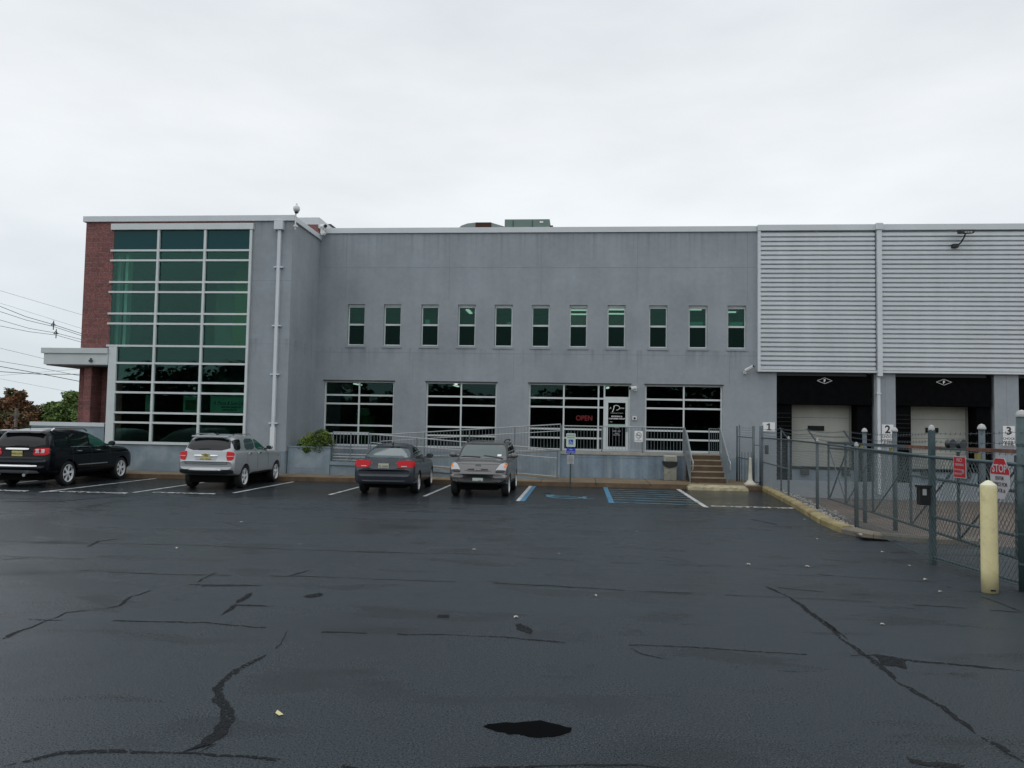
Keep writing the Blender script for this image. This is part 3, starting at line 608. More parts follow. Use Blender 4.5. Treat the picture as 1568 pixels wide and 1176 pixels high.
# main interior
r = MB()
r.box(-11.0, 6.9, 32.35, 40, 1.05, 1.165, 0); r.box(-11.0, 6.9, 32.35, 40, 3.98, 4.1, 3); r.box(-11.0, 6.9, 32.35, 40, 4.7, 4.8, 0); r.box(-11.0, 6.9, 32.35, 40, 7.35, 7.45, 2)
r.box(-11.0, 6.9, 40, 40.1, 1, 10, 0); r.box(-11.1, -11.0, 32.35, 40, 1, 10, 0); r.box(6.9, 7.0, 32.35, 40, 1, 10, 0)
for x in (-7.2, -2.5, 2.3): r.box(x-.05, x+.05, 32.6, 40, 1.165, 3.98, 0)
for x in (-6.9, -1.1, 3.9): r.box(x-.05, x+.05, 32.6, 40, 4.8, 7.35, 1)
r.box(-11, 6.9, 36.6, 36.7, 4.8, 7.35, 1)
r.build('interior', [int_dark, int_wall, int_ceil, mat('dark_ceiling', (.05, .05, .05), .9)], B)
# roofs and shell
r = MB(); r.box(-11.1, 45, 32.3, 62, 9.6, 9.75); r.box(-19.1, -11.1, 29.1, 38, 9.79, 9.795); r.build('roof', mat('roof_membrane', (.3, .3, .3), .9), B)
MB().box(-19.4, 45, 61.7, 62, -.6, 10.1).box(44.7, 45, 32.3, 61.7, -.6, 10.1).box(-19.4, -19.1, 38, 61.7, -.6, 10.1).build('wall', stucco, B)
p = MB(); p.box(-14.5, -11.8, 33.6, 37, 9.6, 10.75, 0); p.box(-14.6, -11.72, 33.52, 37.1, 10.75, 11.22, 1); p.box(-12.25, -11.76, 33.5, 33.6, 10.3, 10.9, 0)
p.build('penthouse', [block, coping], B)
# downspouts
d = MB(); d.box(-11.77, -11.43, 28.60, 28.81, 9.44, 9.76, 0); d.box(-11.645, -11.525, 28.68, 28.81, 1.9, 9.44, 0); d.box(-11.67, -11.50, 28.65, 28.81, .7, 1.9, 1)
for z in (2.05, 3.9, 5.75, 8.0): d.box(-11.76, -11.41, 28.69, 28.81, z-.025, z+.025, 0)
d.build('downspout', [panel_m, mat('spout_white', (.66, .68, .69), .5)], B, bevel=.006)
d = MB(); d.box(11.54, 11.72, 31.70, 31.9, 4.3, 10.1, 0); d.box(11.50, 11.76, 31.66, 31.9, 10.1, 10.36, 0); d.box(11.56, 11.68, 31.86, 31.99, -.3, 4.3, 0); d.box(11.53, 11.71, 31.84, 31.99, 3.6, 3.66, 0)
d.build('downspout', [panel_m], B, bevel=.006)

# ------------------------------------------------------------------ things on and in the building
def simple(name, mb, mats, label, cat, group=None, **k): return tag(mb.build(name, mats, **k), label, cat, group)
def hvac(): 
    t = thing('rooftop_unit', 'long green grey box-shaped rooftop air unit', 'air conditioner', (-2.8, 38, 9.75))
    m1 = mat('unit_green', (.13, .19, .165), .6, var=.08)
    MB().box(-3.88, -1.66, 37.9, 39.5, 9.76, 12.26).build('casing', m1, t, bevel=.02)
    MB().box(-3.48, -3.44, 37.88, 37.9, 9.8, 12.2).box(-2.53, -2.49, 37.88, 37.9, 9.8, 12.2).build('seam', mat('unit_seam', (.05, .07, .06), .7), t)
    MB().box(-2.15, -1.98, 37.87, 37.9, 12.07, 12.15).build('plate', white_paint, t)
    MB().box(-1.66, -1.5, 38.0, 38.6, 9.76, 11.97).build('connection_box', mat('unit_dark', (.04, .035, .03), .8), t)
    t = thing('rooftop_unit', 'low rooftop exhaust hood with curved grey top and rusty opening', 'vent', (-5, 38, 9.75))
    sh = [(-6.18, 9.76), (-3.9, 9.76), (-3.9, 11.93), (-4.6, 12.14), (-5.3, 12.14), (-5.75, 12.09), (-6.05, 11.98), (-6.18, 11.86)]
    MB().slab(sh, (0, 38, 0), (1, 0, 0), (0, 0, 1), (0, 1.5, 0)).build('hood', mat('hood_grey', (.20, .24, .235), .6), t)
    MB().box(-5.33, -4.55, 37.96, 38.0, 11.4, 12.13).build('opening', mat('rust_dark', (.05, .02, .012), .9), t)
    t = thing('rooftop_unit', 'small dark rooftop box behind the tower corner', 'vent', (-12.8, 38, 9.75))
    MB().slab([(-13.1, 9.76), (-12.35, 9.76), (-12.45, 11.93), (-12.68, 12.1), (-13.1, 12.1)], (0, 38, 0), (1, 0, 0), (0, 0, 1), (0, 1, 0)).build('casing', mat('unit_black', (.035, .04, .04), .7), t)
hvac()
# dome camera on its pole, bullet cameras
cam_m = mat('camera_white', (.62, .63, .62), .4); cam_b = mat('camera_black', (.02, .02, .022), .2)
t = thing('security_camera', 'white dome security camera on a short pole above the grey tower corner', 'camera', (-10.92, 28.78, 9.5))
MB().tube([(-10.97, 28.72, 9.45), (-10.97, 28.72, 10.12)], .03, 8).box(-11.02, -10.9, 28.66, 28.8, 9.55, 9.62).build('pole', cam_m, t)
MB().lathe([(0, 0), (.05, .0), (.11, .04), (.13, .1), (.12, .19), (.05, .25), (.03, .27), (.035, .32), (.0, .34)], (-10.93, 28.68, 10.12), 14).build('housing', cam_m, t, smooth=True)
MB().lathe([(0, -.07), (.06, -.05), (.09, .0), (.0, .01)], (-10.93, 28.68, 10.12), 14).build('dome', cam_b, t, smooth=True)
t = thing('security_camera', 'pair of white bullet cameras under the brick step where tower meets long wall', 'camera', (-11.0, 31.8, 10.3))
MB().tube([(-11.05, 31.86, 10.38), (-10.75, 31.5, 10.3)], .085, 10).build('housing', cam_m, t)
MB().tube([(-10.74, 31.495, 10.3), (-10.72, 31.47, 10.295)], .07, 10).build('lens', cam_b, t)
MB().tube([(-10.95, 31.86, 10.13), (-10.78, 31.6, 10.02)], .05, 8).box(-11.02, -10.9, 31.75, 31.94, 10.0, 10.35).build('bracket', cam_m, t)
def bullet(x, z, dx, dz, label, r=.06, ln=.3):
    t = thing('security_camera', label, 'camera', (x, 31.97, z))
    a = Vector((x, 31.80, z)); d = Vector((dx, -.6, dz)).normalized()*ln
    MB().tube([a, a+d], r, 10).build('housing', cam_m, t); MB().tube([a+d, a+d*1.06], r*.8, 10).build('lens', cam_b, t)
    MB().box(x-.06, x+.06, 31.93, 32.0, z-.12, z-.02).tube([(x, 31.95, z-.06), (x, 31.80, z)], .02, 6).build('bracket', cam_m, t)
bullet(6.5, 4.47, .7, .42, 'white bullet camera on the wall just left of the ribbed metal cladding', .075, .36)
bullet(2.16, 3.72, -.8, -.12, 'white camera on the wall beside the top of the entrance door', .08, .28)
t = thing('intercom', 'small white intercom box on the wall right of the entrance door', 'intercom', (2.12, 31.98, 2.5))
MB().box(2.05, 2.23, 31.93, 31.999, 2.42, 2.58).build('case', cam_m, t, bevel=.012); MB().box(2.1, 2.18, 31.92, 31.93, 2.46, 2.54).build('screen', cam_b, t)
t = thing('wall_lamp', 'small wall fitting on the face of the entrance canopy', 'lamp', (-18.9, 28.65, 4.3))
MB().box(-18.98, -18.86, 28.62, 28.7, 4.30, 4.37).box(-18.95, -18.90, 28.64, 28.7, 4.37, 4.44).build('case', mat('fitting_dark', (.05, .05, .05), .6), t)
# flood light on the cladding
t = thing('floodlight', 'black floodlight on a curved arm high on the metal cladding', 'floodlight', (14.55, 31.85, 9.55))
fm = mat('floodlight_black', (.012, .012, .013), .5)
MB().box(14.38, 14.60, 31.66, 31.86, 9.38, 9.52).build('mounting_box', fm, t, bevel=.01)
MB().tube([(14.55, 31.72, 9.45), (14.64, 31.6, 9.54), (14.69, 31.45, 9.7), (14.70, 31.35, 9.84)], .028, 8).build('arm', fm, t, smooth=True)
MB().slab([(-.24, -.06), (.20, -.06), (.27, .09), (-.27, .09)], (14.72, 31.15, 9.86), (1, 0, 0), (0, 0, 1), (0, .36, .06)).build('head', fm, t)
for k in range(3): MB().box(14.58+k*.10, 14.65+k*.10, 31.13, 31.15, 9.82, 9.87).build('lens', mat('lens_clear', (.35, .33, .32), .2), t)
# number signs
def sign(x0, x1, z0, z1, num, label, lines=(), y=31.97):
    t = thing('dock_sign', label, 'sign', ((x0+x1)/2, y, z0)); zs = z1-(x1-x0)*.86 if lines else z0
    MB().box(x0, x1, y, y+.02, zs, z1).build('board', white_paint, t)
    (MB().text(num, .42, ((x0+x1)/2, y-.003, zs+.05), bold=.012) if num != '1' else MB().box((x0+x1)/2-.025, (x0+x1)/2+.035, y-.004, y-.001, zs+.05, zs+.32).box((x0+x1)/2-.09, (x0+x1)/2+.10, y-.005, y-.002, zs+.05, zs+.085).bar(((x0+x1)/2-.09, y-.003, zs+.25), ((x0+x1)/2+.02, y-.003, zs+.31), .003, .04)).build('numeral', black_paint, t)
    if lines:
        MB().box(x0, x1, y, y+.02, z0, zs-.01).build('board', white_paint, t)
        mb = MB(); z = zs-.02
        for q, s_ in lines: z -= s_*1.02; mb.text(q, s_, ((x0+x1)/2, y-.003, z), bold=.002)
        mb.build('lettering', black_paint, t)
sign(7.2, 7.67, 2.07, 2.43, '1', 'white sign with a black 1 left of the first loading dock')
ck = (('CHOCK', .125), ('WHEELS', .13), ('SET BRAKES', .06), ('TURN OFF ENGINE', .045))
sign(11.76, 12.20, 1.63, 2.42, '2', 'white sign numbered 2 with chock wheels text between the two loading docks', ck)
sign(16.28, 16.72, 1.66, 2.44, '3', 'white sign numbered 3 with chock wheels text right of the second loading dock', ck)
# neon OPEN and paper things in the windows
t = thing('neon_sign', 'red lit neon sign reading OPEN hung inside the window beside the door', 'neon sign', (.09, 32.4, 2.3))
MB().text('OPEN', .30, (.12, 32.30, 2.38), ext=.006, sx=.88).build('tubing', mat('neon_red', (.5, .05, .08), .4, emit=(1, .10, .14), es=1.1), t)
MB().box(-.30, .52, 32.33, 32.35, 2.30, 2.70).build('backing', mat('neon_back', (.012, .012, .012), .6), t)
paper_g = mat('poster_paper', (.55, .75, .62), .8)
simple('poster', MB().box(-16.95, -16.62, 29.2, 29.21, 2.38, 3.05), paper_g, 'pale poster taped inside the lower left tower window', 'poster')
t = thing('poster', 'framed picture standing behind the middle lower tower window', 'poster', (-15.4, 29.6, 2.4)); MB().box(-15.62, -14.98, 29.6, 29.62, 2.38, 3.06).build('board', paper_g, t); MB().box(-15.52, -15.1, 29.585, 29.6, 2.5, 2.9).build('picture', mat('picture_dark', (.12, .2, .14), .8), t)
t = thing('banner', 'wide banner with dark script lettering inside the lower right tower window', 'banner', (-13.5, 28.95, 2.4))
MB().box(-14.18, -12.79, 28.93, 28.95, 2.41, 3.08).build('cloth', mat('banner_cloth', (.60, .80, .70), .8), t)
MB().text('A. Pensa & Sons Ltd', .205, (-13.47, 28.925, 2.72), shear=.4, sx=.72).text('IMPORTERS & DISTRIBUTORS', .085, (-13.35, 28.925, 2.60), sx=.7, bold=.002).text('FINE FOODS SINCE 1920', .075, (-13.4, 28.925, 2.50), sx=.7, bold=.002).build('lettering', mat('banner_ink', (.01, .02, .02), .6), t)
t = thing('copier', 'green tinted office copier seen through the first ground floor window', 'copier', (-9.6, 33.4, 1.17))
MB().box(-9.75, -9.05, 33.2, 33.9, 1.17, 2.42).build('cabinet', mat('copier_body', (.22, .34, .14), .7), t); MB().slab([(-9.72, 2.44), (-9.2, 2.44), (-9.25, 2.72), (-9.66, 2.72)], (0, 33.2, 0), (1, 0, 0), (0, 0, 1), (0, .4, .05)).build('lid', paper_g, t)
for x0, x1, z0, z1, lab in ((-2.06, -1.66, 3.08, 3.46, 'green notice taped behind the top left pane of the entrance window'),):
    simple('notice', MB().box(x0, x1, 32.3, 32.31, z0, z1), mat('notice_green', (.18, .42, .32), .8), lab, 'notice')
for x0, x1, lab in ((4.36, 4.88, 'pale green folded blind in the tenth upper window from the left'), (5.93, 6.46, 'pale green folded blind in the last upper window beside the cladding')):
    simple('paper_roll', MB().box(x0, x1, 32.25, 32.3, 6.30, 6.47), mat('roll_green', (.35, .68, .58), .8), lab, 'blind')
simple('notice', MB().box(-6.57, -6.38, 32.25, 32.26, 6.32, 6.5), paper_g, 'small paper on the sill of the third upper window', 'notice')
simple('notice', MB().box(-3.02-.1, -2.94, 32.25, 32.26, 6.32, 6.42), paper_g, 'small paper on the sill of the fifth upper window', 'notice')
def strip(x, y, z, ln=1.2, ax='x', w=.14, label='', n='ceiling_light', group='ceiling lights inside the building', lm=None):
    mb = MB(); mb.box(x-(ln/2 if ax == 'x' else w/2), x+(ln/2 if ax == 'x' else w/2), y-(ln/2 if ax == 'y' else w/2), y+(ln/2 if ax == 'y' else w/2), z-.04, z)
    simple(n, mb, lm or lamp_m, label, 'light', group)
lamp_lo = mat('lamp_low', (.9, .9, .9), .5, emit=(1, .98, .9), es=2.8)
for x, y in ((-10.3, 33.6), (-10.6, 36.4), (-8.0, 33.4), (-5.6, 34.2), (-5.9, 36.6), (1.5, 33.9), (1.2, 36.5)): strip(x, y, 3.97, 1.1, 'y', .12, 'lit %s ceiling strip behind the %s ground floor window' % ('near' if y < 35 else 'far', 'first' if x < -9 else 'right half of the first' if x < -7 else 'second' if x < -5 else 'entrance'), lm=lamp_lo)
for x, y in ((-8.2, 33.7), (-3.1, 34), (-.3, 34.9), (-.4, 36.2), (1.5, 34.7), (1.6, 36.0), (4.6, 34.6), (-5.2, 35.5), (6.2, 35.3)): strip(x, y, 7.34, 1.15, 'x' if x > -1.1 else 'y', .14, 'lit %s ceiling strip behind the %s small upper window from the left' % ('near' if y < 35.15 else 'far', {-8.2: 'second', -3.1: 'fifth', -.3: 'seventh', -.4: 'seventh', 1.5: 'eighth', 1.6: 'eighth', 4.6: 'tenth', -5.2: 'fourth', 6.2: 'eleventh'}[x]))
for x, y, z in ((-13.0, 31.2, 8.55), (-16.2, 35, 8.55)): strip(x, y, z if z < 8 else 8.6, 1.2, 'x', .14, 'lit strip light inside the glazed corner tower, %s' % ('on the right' if x > -15 else 'deeper and further left'), group='strip lights inside the tower')
# ------------------------------------------------------------------ ramp, deck, stairs
zf = lambda x: .15+(-.85-x)*.0627 if x > -8.0 else .598          # outer ramp run
zb = lambda x: .60+(x+8.0)*.0764                                # inner ramp run
rmp = thing('access_ramp', 'two-run concrete wheelchair ramp with a raised deck in front of the entrance', 'ramp', (-3, 30, .15))
c = MB()
def prof(x0, z0, x1, z1, ya, yb_, zlow=.0):
    c.add([(x0, ya, zlow), (x1, ya, zlow), (x1, ya, z1), (x0, ya, z0), (x0, yb_, zlow), (x1, yb_, zlow), (x1, yb_, z1), (x0, yb_, z0)], [(0, 1, 2, 3), (7, 6, 5, 4), (1, 5, 6, 2), (4, 0, 3, 7)], 0)
    c.quad((x0, ya, z0), (x1, ya, z1), (x1, yb_, z1), (x0, yb_, z0), 1)
prof(-8.0, .60, -.85, .152, 29.35, 30.69); prof(-9.44, .60, -8.0, .60, 29.05, 31.99); prof(-8.0, .60, -.8, 1.15, 30.7, 31.99)
for x0, z0, x1, z1 in ((-8.0, .60, -1.6, .20), (-9.44, .62, -8.0, .62)): c.slab([(x0, z0-.10), (x1, z1-.12), (x1, z1), (x0, z0+.03)], (0, 29.27 if x0 > -9 else 28.99, 0), (1, 0, 0), (0, 0, 1), (0, .12, 0), 0)
c.build('ramp_slab', [stucco_low, walk_m], rmp)
c = MB(); c.box(-.8, 5.42, 30.8, 31.99, .0, 1.05, 0); c.box(-.82, 5.44, 30.76, 31.995, 1.05, 1.15, 1); c.box(-.8, 3.98, 30.79, 30.8, .93, .945, 2)
c.build('deck', [mat('stucco_deck', (.155, .21, .26), .7, var=.15, vs=1.2, streak=.3, bump=.2, bs=50, dirt=((.36, .43, .47), .9, .75, (2.6, 2.6, .22))), concrete, stucco_joint], rmp)
st = thing('staircase', 'brown concrete steps with pale nosings up to the entrance deck', 'stairs', (4.65, 30, .15))
c = MB(); n = MB(); brown = mat('step_brown', (.085, .052, .028), .7, var=.3, vs=3)
for k in range(5):
    y0 = 29.3+.3*k; z1 = .15+.2*(k+1)-.003*(k == 4)
    c.box(4.04, 5.28, y0+.02, 30.79, .15+.2*k-.15*(k == 0), z1-.04); n.box(4.04, 5.28, y0, y0+.30 if k < 4 else 30.755, z1-.04, z1)
c.build('steps', brown, st); n.build('nosing', mat('nosing', (.24, .20, .14), .6, var=.2, vs=4), st)
# railings
def railing(name, label, pts, h=1.0, posts=1.6, mid=(), bal=.115, br=.007, botz=.1, r=.021, grp=None, top=True, seconds=None):
    t = thing(name, label, 'railing', pts[0], grp)
    rail, bals = MB(), MB()
    U = [Vector(p) for p in pts]
    rail.tube([p+Vector((0, 0, h)) for p in U], r, 8); rail.tube([p+Vector((0, 0, botz)) for p in U], r*.8, 6)
    for m_ in mid: rail.tube([p+Vector((0, 0, m_)) for p in U], r*.9, 6)
    rail.build('rail', rail_pale, t)
    for a, b in zip(U[:-1], U[1:]):
        L = (b-a).length; k = max(1, int(round(L/bal)))
        for i in range(1, k):
            p = a+(b-a)*i/k; bals.box(p.x-br, p.x+br, p.y-br, p.y+br, p.z+botz, p.z+h-.01)
    if bal < 50: bals.build('baluster_row', steel_rail, t)
    for a, b in zip(U[:-1], U[1:]):
        L = (b-a).length; k = max(1, int(round(L/posts)))
        for i in range(k+(b == U[-1])):
            p = a+(b-a)*i/k; MB().tube([p+Vector((0, 0, -.02)), p+Vector((0, 0, h))], .026, 8).build('post', steel_rail, t)
    return t
rl = lambda a, b, y, f: [(a, y, f(a)), (b, y, f(b))]
railing('ramp_railing', 'grey picket railing sloping down along the front of the ramp', rl(-8.0, -.87, 29.42, zf), 1.10, 1.78, (.78,), .13)
railing('ramp_railing', 'short level picket railing on the ramp landing beside the planter', [(-9.40, 29.2, .60), (-8.02, 29.2, .60)], 1.15, .7, (.22, .32, .55), .14)
railing('ramp_railing', 'grey picket railing rising along the inner ramp run in front of the windows', [(-8.0, 30.82, zb(-8.0)), (-.8, 30.82, zb(-.8))], 1.06, 1.75, (.80,), .13)
railing('deck_railing', 'level picket railing on the deck across the entrance window and door', [(-.75, 30.86, 1.15), (3.95, 30.86, 1.15)], 1.0, 1.55, (), .125)
# stair railings
for x, lab in ((4.0, 'left railing of the entrance steps with looped handrail end'), (5.33, 'right railing of the entrance steps beside the blue grey wall')):
    t = thing('stair_railing', lab, 'railing', (x, 29.3, .15)); r_ = MB()
    a, b = Vector((x, 29.28, .15)), Vector((x, 30.86, 1.15)); uz = Vector((0, 0, 1))
    r_.tube([b+uz*1.0+Vector((0, .3, 0)), b+uz*1.0, a+uz*.98], .022, 8); r_.tube([b+uz*.08, a+uz*.06], .018, 6); r_.build('rail', steel_rail, t)
    i_ = .07
    MB().tube([b+uz*.85+Vector((i_, 0, 0)), a+uz*.82+Vector((i_, 0, 0)), a+uz*.80+Vector((i_, -.18, 0)), a+uz*.72+Vector((i_, -.22, 0)), a+uz*.50+Vector((i_, -.18, 0)), a+uz*.46+Vector((i_, 0, 0))], .019, 8).build('handrail', mat('handrail_pale', (.42, .44, .43), .45, metal=.3), t)
    m_ = MB()
    for k in range(1, 13): p = a+(b-a)*k/13; m_.box(x-.006, x+.006, p.y-.006, p.y+.006, p.z+.06, p.z+.98)
    if x > 5: 
        for k in range(5): m_.box(x-.05-k*.075, x-.038-k*.075, 31.15, 31.162, 1.2, 2.14)
        m_.box(x-.36, x, 31.14, 31.17, 2.12, 2.15); m_.box(x-.36, x, 31.14, 31.17, 1.2, 1.22)
    m_.build('baluster_row', steel_rail, t)
    for p in (a, b): MB().tube([p, p+uz*1.0], .026, 8).build('post', steel_rail, t)
    if x > 5: MB().tube([(x-.36, 31.155, 1.15), (x-.36, 31.155, 2.15)], .024, 8).build('post', steel_rail, t)
# planter and shrub
t = thing('planter', 'blue grey stucco planter box with a grooved front panel', 'planter', (-10.3, 29.7, .15))
c = MB(); c.wall(-11.09, -9.45, .1, 1.16, 29.0, .15, []); c.box(-9.6, -9.45, 29.15, 31.9, .1, 1.16, 0); c.box(-11.09, -9.6, 29.15, 31.9, .1, 1.05, 2); c.box(-11.09, -9.42, 28.97, 29.17, 1.16, 1.2, 0)
for a, b, z0, z1 in ((-10.86, -9.70, 1.05, 1.065), (-10.86, -9.70, .36, .375), (-10.875, -10.86, .36, 1.065), (-9.70, -9.685, .36, 1.065)): c.box(a, b, 28.997, 29.01, z0, z1, 1)
c.build('box', [stucco_low, stucco_joint, mat('soil', (.03, .022, .015), .95, var=.3, vs=8)], t)
def leaves(mb, cen, rad, n, size, rg, nm=3, flat=.5, shell=.55):
    base = rg.randrange(nm)
    for _ in range(n):
        while True:
            p = Vector((rg.uniform(-1, 1), rg.uniform(-1, 1), rg.uniform(-1, 1)))
            if shell*rg.random() < p.length < 1: break
        q = Vector((cen[0]+p.x*rad[0], cen[1]+p.y*rad[1], cen[2]+p.z*rad[2])); s_ = size*rg.uniform(.5, 1.3)
        a = Vector((rg.gauss(0, 1), rg.gauss(0, 1), rg.gauss(0, flat))).normalized(); b = a.cross(Vector((rg.gauss(0, 1), rg.gauss(0, 1), rg.gauss(0, 1)))).normalized()
        mb.add([q-a*s_, q-b*s_*.55, q+a*s_, q+b*s_*.55], [(0, 1, 2, 3)], base if rg.random() < .6 else rg.randrange(nm))
rg = random.Random(11); lf = MB()
for cx_, cy_, cz, rr in [(-10.55, 29.5, 1.25, .3), (-10.3, 29.4, 1.4, .33), (-10.0, 29.4, 1.50, .32), (-9.75, 29.35, 1.48, .28), (-9.6, 29.3, 1.3, .26), (-10.15, 29.2, 1.22, .3), (-9.9, 29.15, 1.18, .28), (-10.4, 29.15, 1.12, .2), (-9.95, 29.6, 1.65, .22), (-10.65, 29.2, 1.1, .18), (-10.35, 29.02, 1.05, .12), (-10.0, 29.3, 1.35, .3), (-10.3, 29.25, 1.3, .3)]:
    leaves(lf, (cx_, cy_-.02, cz+.02), (rr*1.12, rr*1.1, rr*1.0), 620, .034, rg)
sh = thing('shrub', 'bushy green shrub spilling over the edge of the planter', 'shrub', (-10.1, 29.5, 1.05))
lf.build('foliage', [mat('shrub_a', (.06, .12, .012), .6), mat('shrub_b', (.17, .24, .025), .6), mat('shrub_c', (.025, .05, .008), .7)], sh)
c = MB()
for k in range(9): a = k*.7; c.tube([(-10.05, 29.5, 1.03), (-10.05+.3*math.cos(a), 29.45+.15*math.sin(a), 1.45)], .012, 5)
c.build('stem', bark, sh)
# litter bin
t = thing('litter_bin', 'beige litter bin with black liner band standing against the deck', 'bin', (3.36, 30.3, .15))
MB().box(3.14, 3.60, 30.05, 30.5, .152, .82).build('body', mat('bin_beige', (.22, .225, .185), .7, var=.25, vs=9, bump=.5, bs=120), t, bevel=.02)
MB().slab([(3.10, .86), (3.64, .86), (3.62, .72), (3.5, .66), (3.3, .63), (3.16, .68), (3.11, .74)], (0, 30.02, 0), (1, 0, 0), (0, 0, 1), (0, .5, 0)).build('liner', mat('bin_bag', (.006, .006, .007), .45), t)
MB().box(3.13, 3.61, 30.03, 30.52, .86, 1.10).build('hood', mat('bin_hood', (.33, .34, .29), .6, var=.2, vs=9), t, bevel=.03)
MB().box(3.2, 3.54, 30.015, 30.03, .9, 1.05).build('flap', mat('bin_flap', (.24, .245, .21), .6), t)
# cigarette post on its plinth
t = thing('cigarette_receptacle', 'slender beige cigarette post with flared base at the sidewalk end', 'ashtray', (5.95, 28.55, .15))
MB().lathe([(.22, .0), (.215, .04), (.13, .11), (.075, .19), (.06, .5), (.045, .90), (.048, .93), (.036, .96), (0, .97)], (5.98, 28.5, .17), 20).build('body', beige_paint, t, smooth=True)
MB().box(5.76, 6.2, 28.27, 28.73, .0, .17).build('plinth', mat('plinth', (.20, .18, .14), .8, var=.2, vs=5), t, bevel=.02)
# broken cream kerb block
c = MB(); rg = random.Random(5); N = 18; xs_ = [3.72+i*(5.78-3.72)/N for i in range(N+1)]; R_ = []
for i, x in enumerate(xs_):
    yf = 27.72+.20*(x-3.72)/2.0*.3+rg.uniform(-.02, .02); e = .5 if i in (0, N) else 1
    R_.append([(x, yf-.02, -.02), (x, yf+rg.uniform(-.02, .02), .10*e+rg.uniform(-.015, .015)), (x, yf+.08, .165*e+rg.uniform(-.01, .01)), (x, 28.16, .17*e), (x, 28.2, -.02)])
for i in range(N):
    for k in range(4): c.quad(R_[i][k], R_[i+1][k], R_[i+1][k+1], R_[i][k+1])
c.add(R_[0], [(0, 1, 2, 3, 4)]); c.add(R_[-1], [(4, 3, 2, 1, 0)])
simple('kerb_block', c, mat('kerb_cream', (.36, .32, .20), .8, var=.2, vs=3, bump=.5, bs=25, dirt=((.2, .17, .1), 5, .8)), 'rough cream painted kerb block at the foot of the entrance steps', 'kerb')
# accessible parking sign
t = thing('parking_sign', 'accessible parking sign post with green white, blue and white plates', 'sign', (-.36, 27.96, 0))
MB().box(-.385, -.335, 27.96, 27.99, 0, 1.95).build('post', mat('sign_post', (.05, .07, .07), .5, metal=.3), t)
def rr_(x0, x1, z0, z1, r, n=4):
    o = []
    for cx_, cz, a0 in ((x1-r, z1-r, 0), (x0+r, z1-r, 90), (x0+r, z0+r, 180), (x1-r, z0+r, 270)):
        o += [(cx_+r*math.cos(math.radians(a0+90*k/n)), cz+r*math.sin(math.radians(a0+90*k/n))) for k in range(n+1)]
    return o
sg = mat('sign_green', (.04, .20, .12), .5)
p1 = MB().slab(rr_(-.52, -.19, 1.40, 1.88, .03), (0, 27.94, 0), (1, 0, 0), (0, 0, 1), (0, .008, 0)).build('plate', mat('plate_pale', (.52, .62, .55), .5), t)
MB().text('RESERVED', .064, (-.355, 27.937, 1.79), bold=.001).text('PARKING', .064, (-.355, 27.937, 1.71), bold=.001).build('lettering', sg, p1)
MB().box(-.435, -.275, 27.932, 27.938, 1.49, 1.66).build('symbol_field', blue_paint, p1)
MB().tube([(-.385, 27.93, 1.635), (-.375, 27.93, 1.57), (-.33, 27.93, 1.565), (-.30, 27.93, 1.515)], .009, 5).tube([(-.355+.042*math.cos(a)-.015, 27.93, 1.545+.04*math.sin(a)) for a in [math.radians(q) for q in range(130, 350, 20)]], .006, 5).build('wheelchair', white_paint, p1)
p2 = MB().slab(rr_(-.51, -.19, 1.17, 1.35, .015), (0, 27.94, 0), (1, 0, 0), (0, 0, 1), (0, .008, 0)).build('plate', blue_paint, t)
MB().text('VAN', .058, (-.35, 27.937, 1.285)).text('ACCESSIBLE', .05, (-.35, 27.937, 1.205)).build('lettering', white_paint, p2)
p3 = MB().slab(rr_(-.475, -.235, .80, 1.11, .015), (0, 27.94, 0), (1, 0, 0), (0, 0, 1), (0, .008, 0)).build('plate', mat('plate_white', (.42, .44, .44), .5), t)
m_ = MB()
for s_, z in (('PENALTY', 1.055), ('$250 FIRST', 1.0), ('OFFENSE', .955), ('SUBSEQUENT', .91), ('TOW-AWAY', .86), ('ZONE', .82)): m_.text(s_, .038, (-.355, 27.937, z))
m_.build('lettering', black_paint, p3)
# no smoking sign on the deck railing
t = thing('no_smoking_sign', 'small white no smoking sign hung on the deck railing', 'sign', (2.22, 30.82, 1.6))
MB().slab(rr_(2.07, 2.39, 1.57, 2.0, .03), (0, 30.81, 0), (1, 0, 0), (0, 0, 1), (0, .008, 0)).build('board', white_paint, t)
MB().tube([(2.23+.105*math.cos(a), 30.805, 1.83+.105*math.sin(a)) for a in [k*math.pi/10 for k in range(21)]], .009, 5).tube([(2.155, 30.805, 1.90), (2.305, 30.805, 1.76)], .008, 5).box(2.16, 2.30, 30.80, 30.808, 1.82, 1.84).text('NO', .05, (2.23, 30.805, 1.67)).text('SMOKING', .055, (2.23, 30.805, 1.61)).build('symbol', mat('sign_grey', (.10, .10, .11), .6), t)

# ------------------------------------------------------------------ fences and gates
def mesh_panel(mb, A, Bp, z0a, z1a, z0b, z1b, s=.085, w=.0042):
    A, Bp = Vector((A[0], A[1], 0)), Vector((Bp[0], Bp[1], 0)); L = (Bp-A).length; d = (Bp-A)/L; H = max(z1a-z0a, z1b-z0b)
    P = lambda u, v: A+d*u+Vector((0, 0, (z0a+(z0b-z0a)*u/L)+v*((z1a-z0a)+((z1b-z0b)-(z1a-z0a))*u/L)/H))
    k = 1.35
    u = -H/k
    while u < L:
        for sg_ in (1, -1):
            a, b = (u, 0), (u+H/k, H)
            if sg_ < 0: a, b = (u, H), (u+H/k, 0)
            ua, ub = max(a[0], 0), min(b[0], L)
            if ub-ua > .01:
                va = a[1]+(b[1]-a[1])*(ua-a[0])/(b[0]-a[0]); vb = a[1]+(b[1]-a[1])*(ub-a[0])/(b[0]-a[0])
                mb.bar(P(ua, va), P(ub, vb), w, w)
        u += s
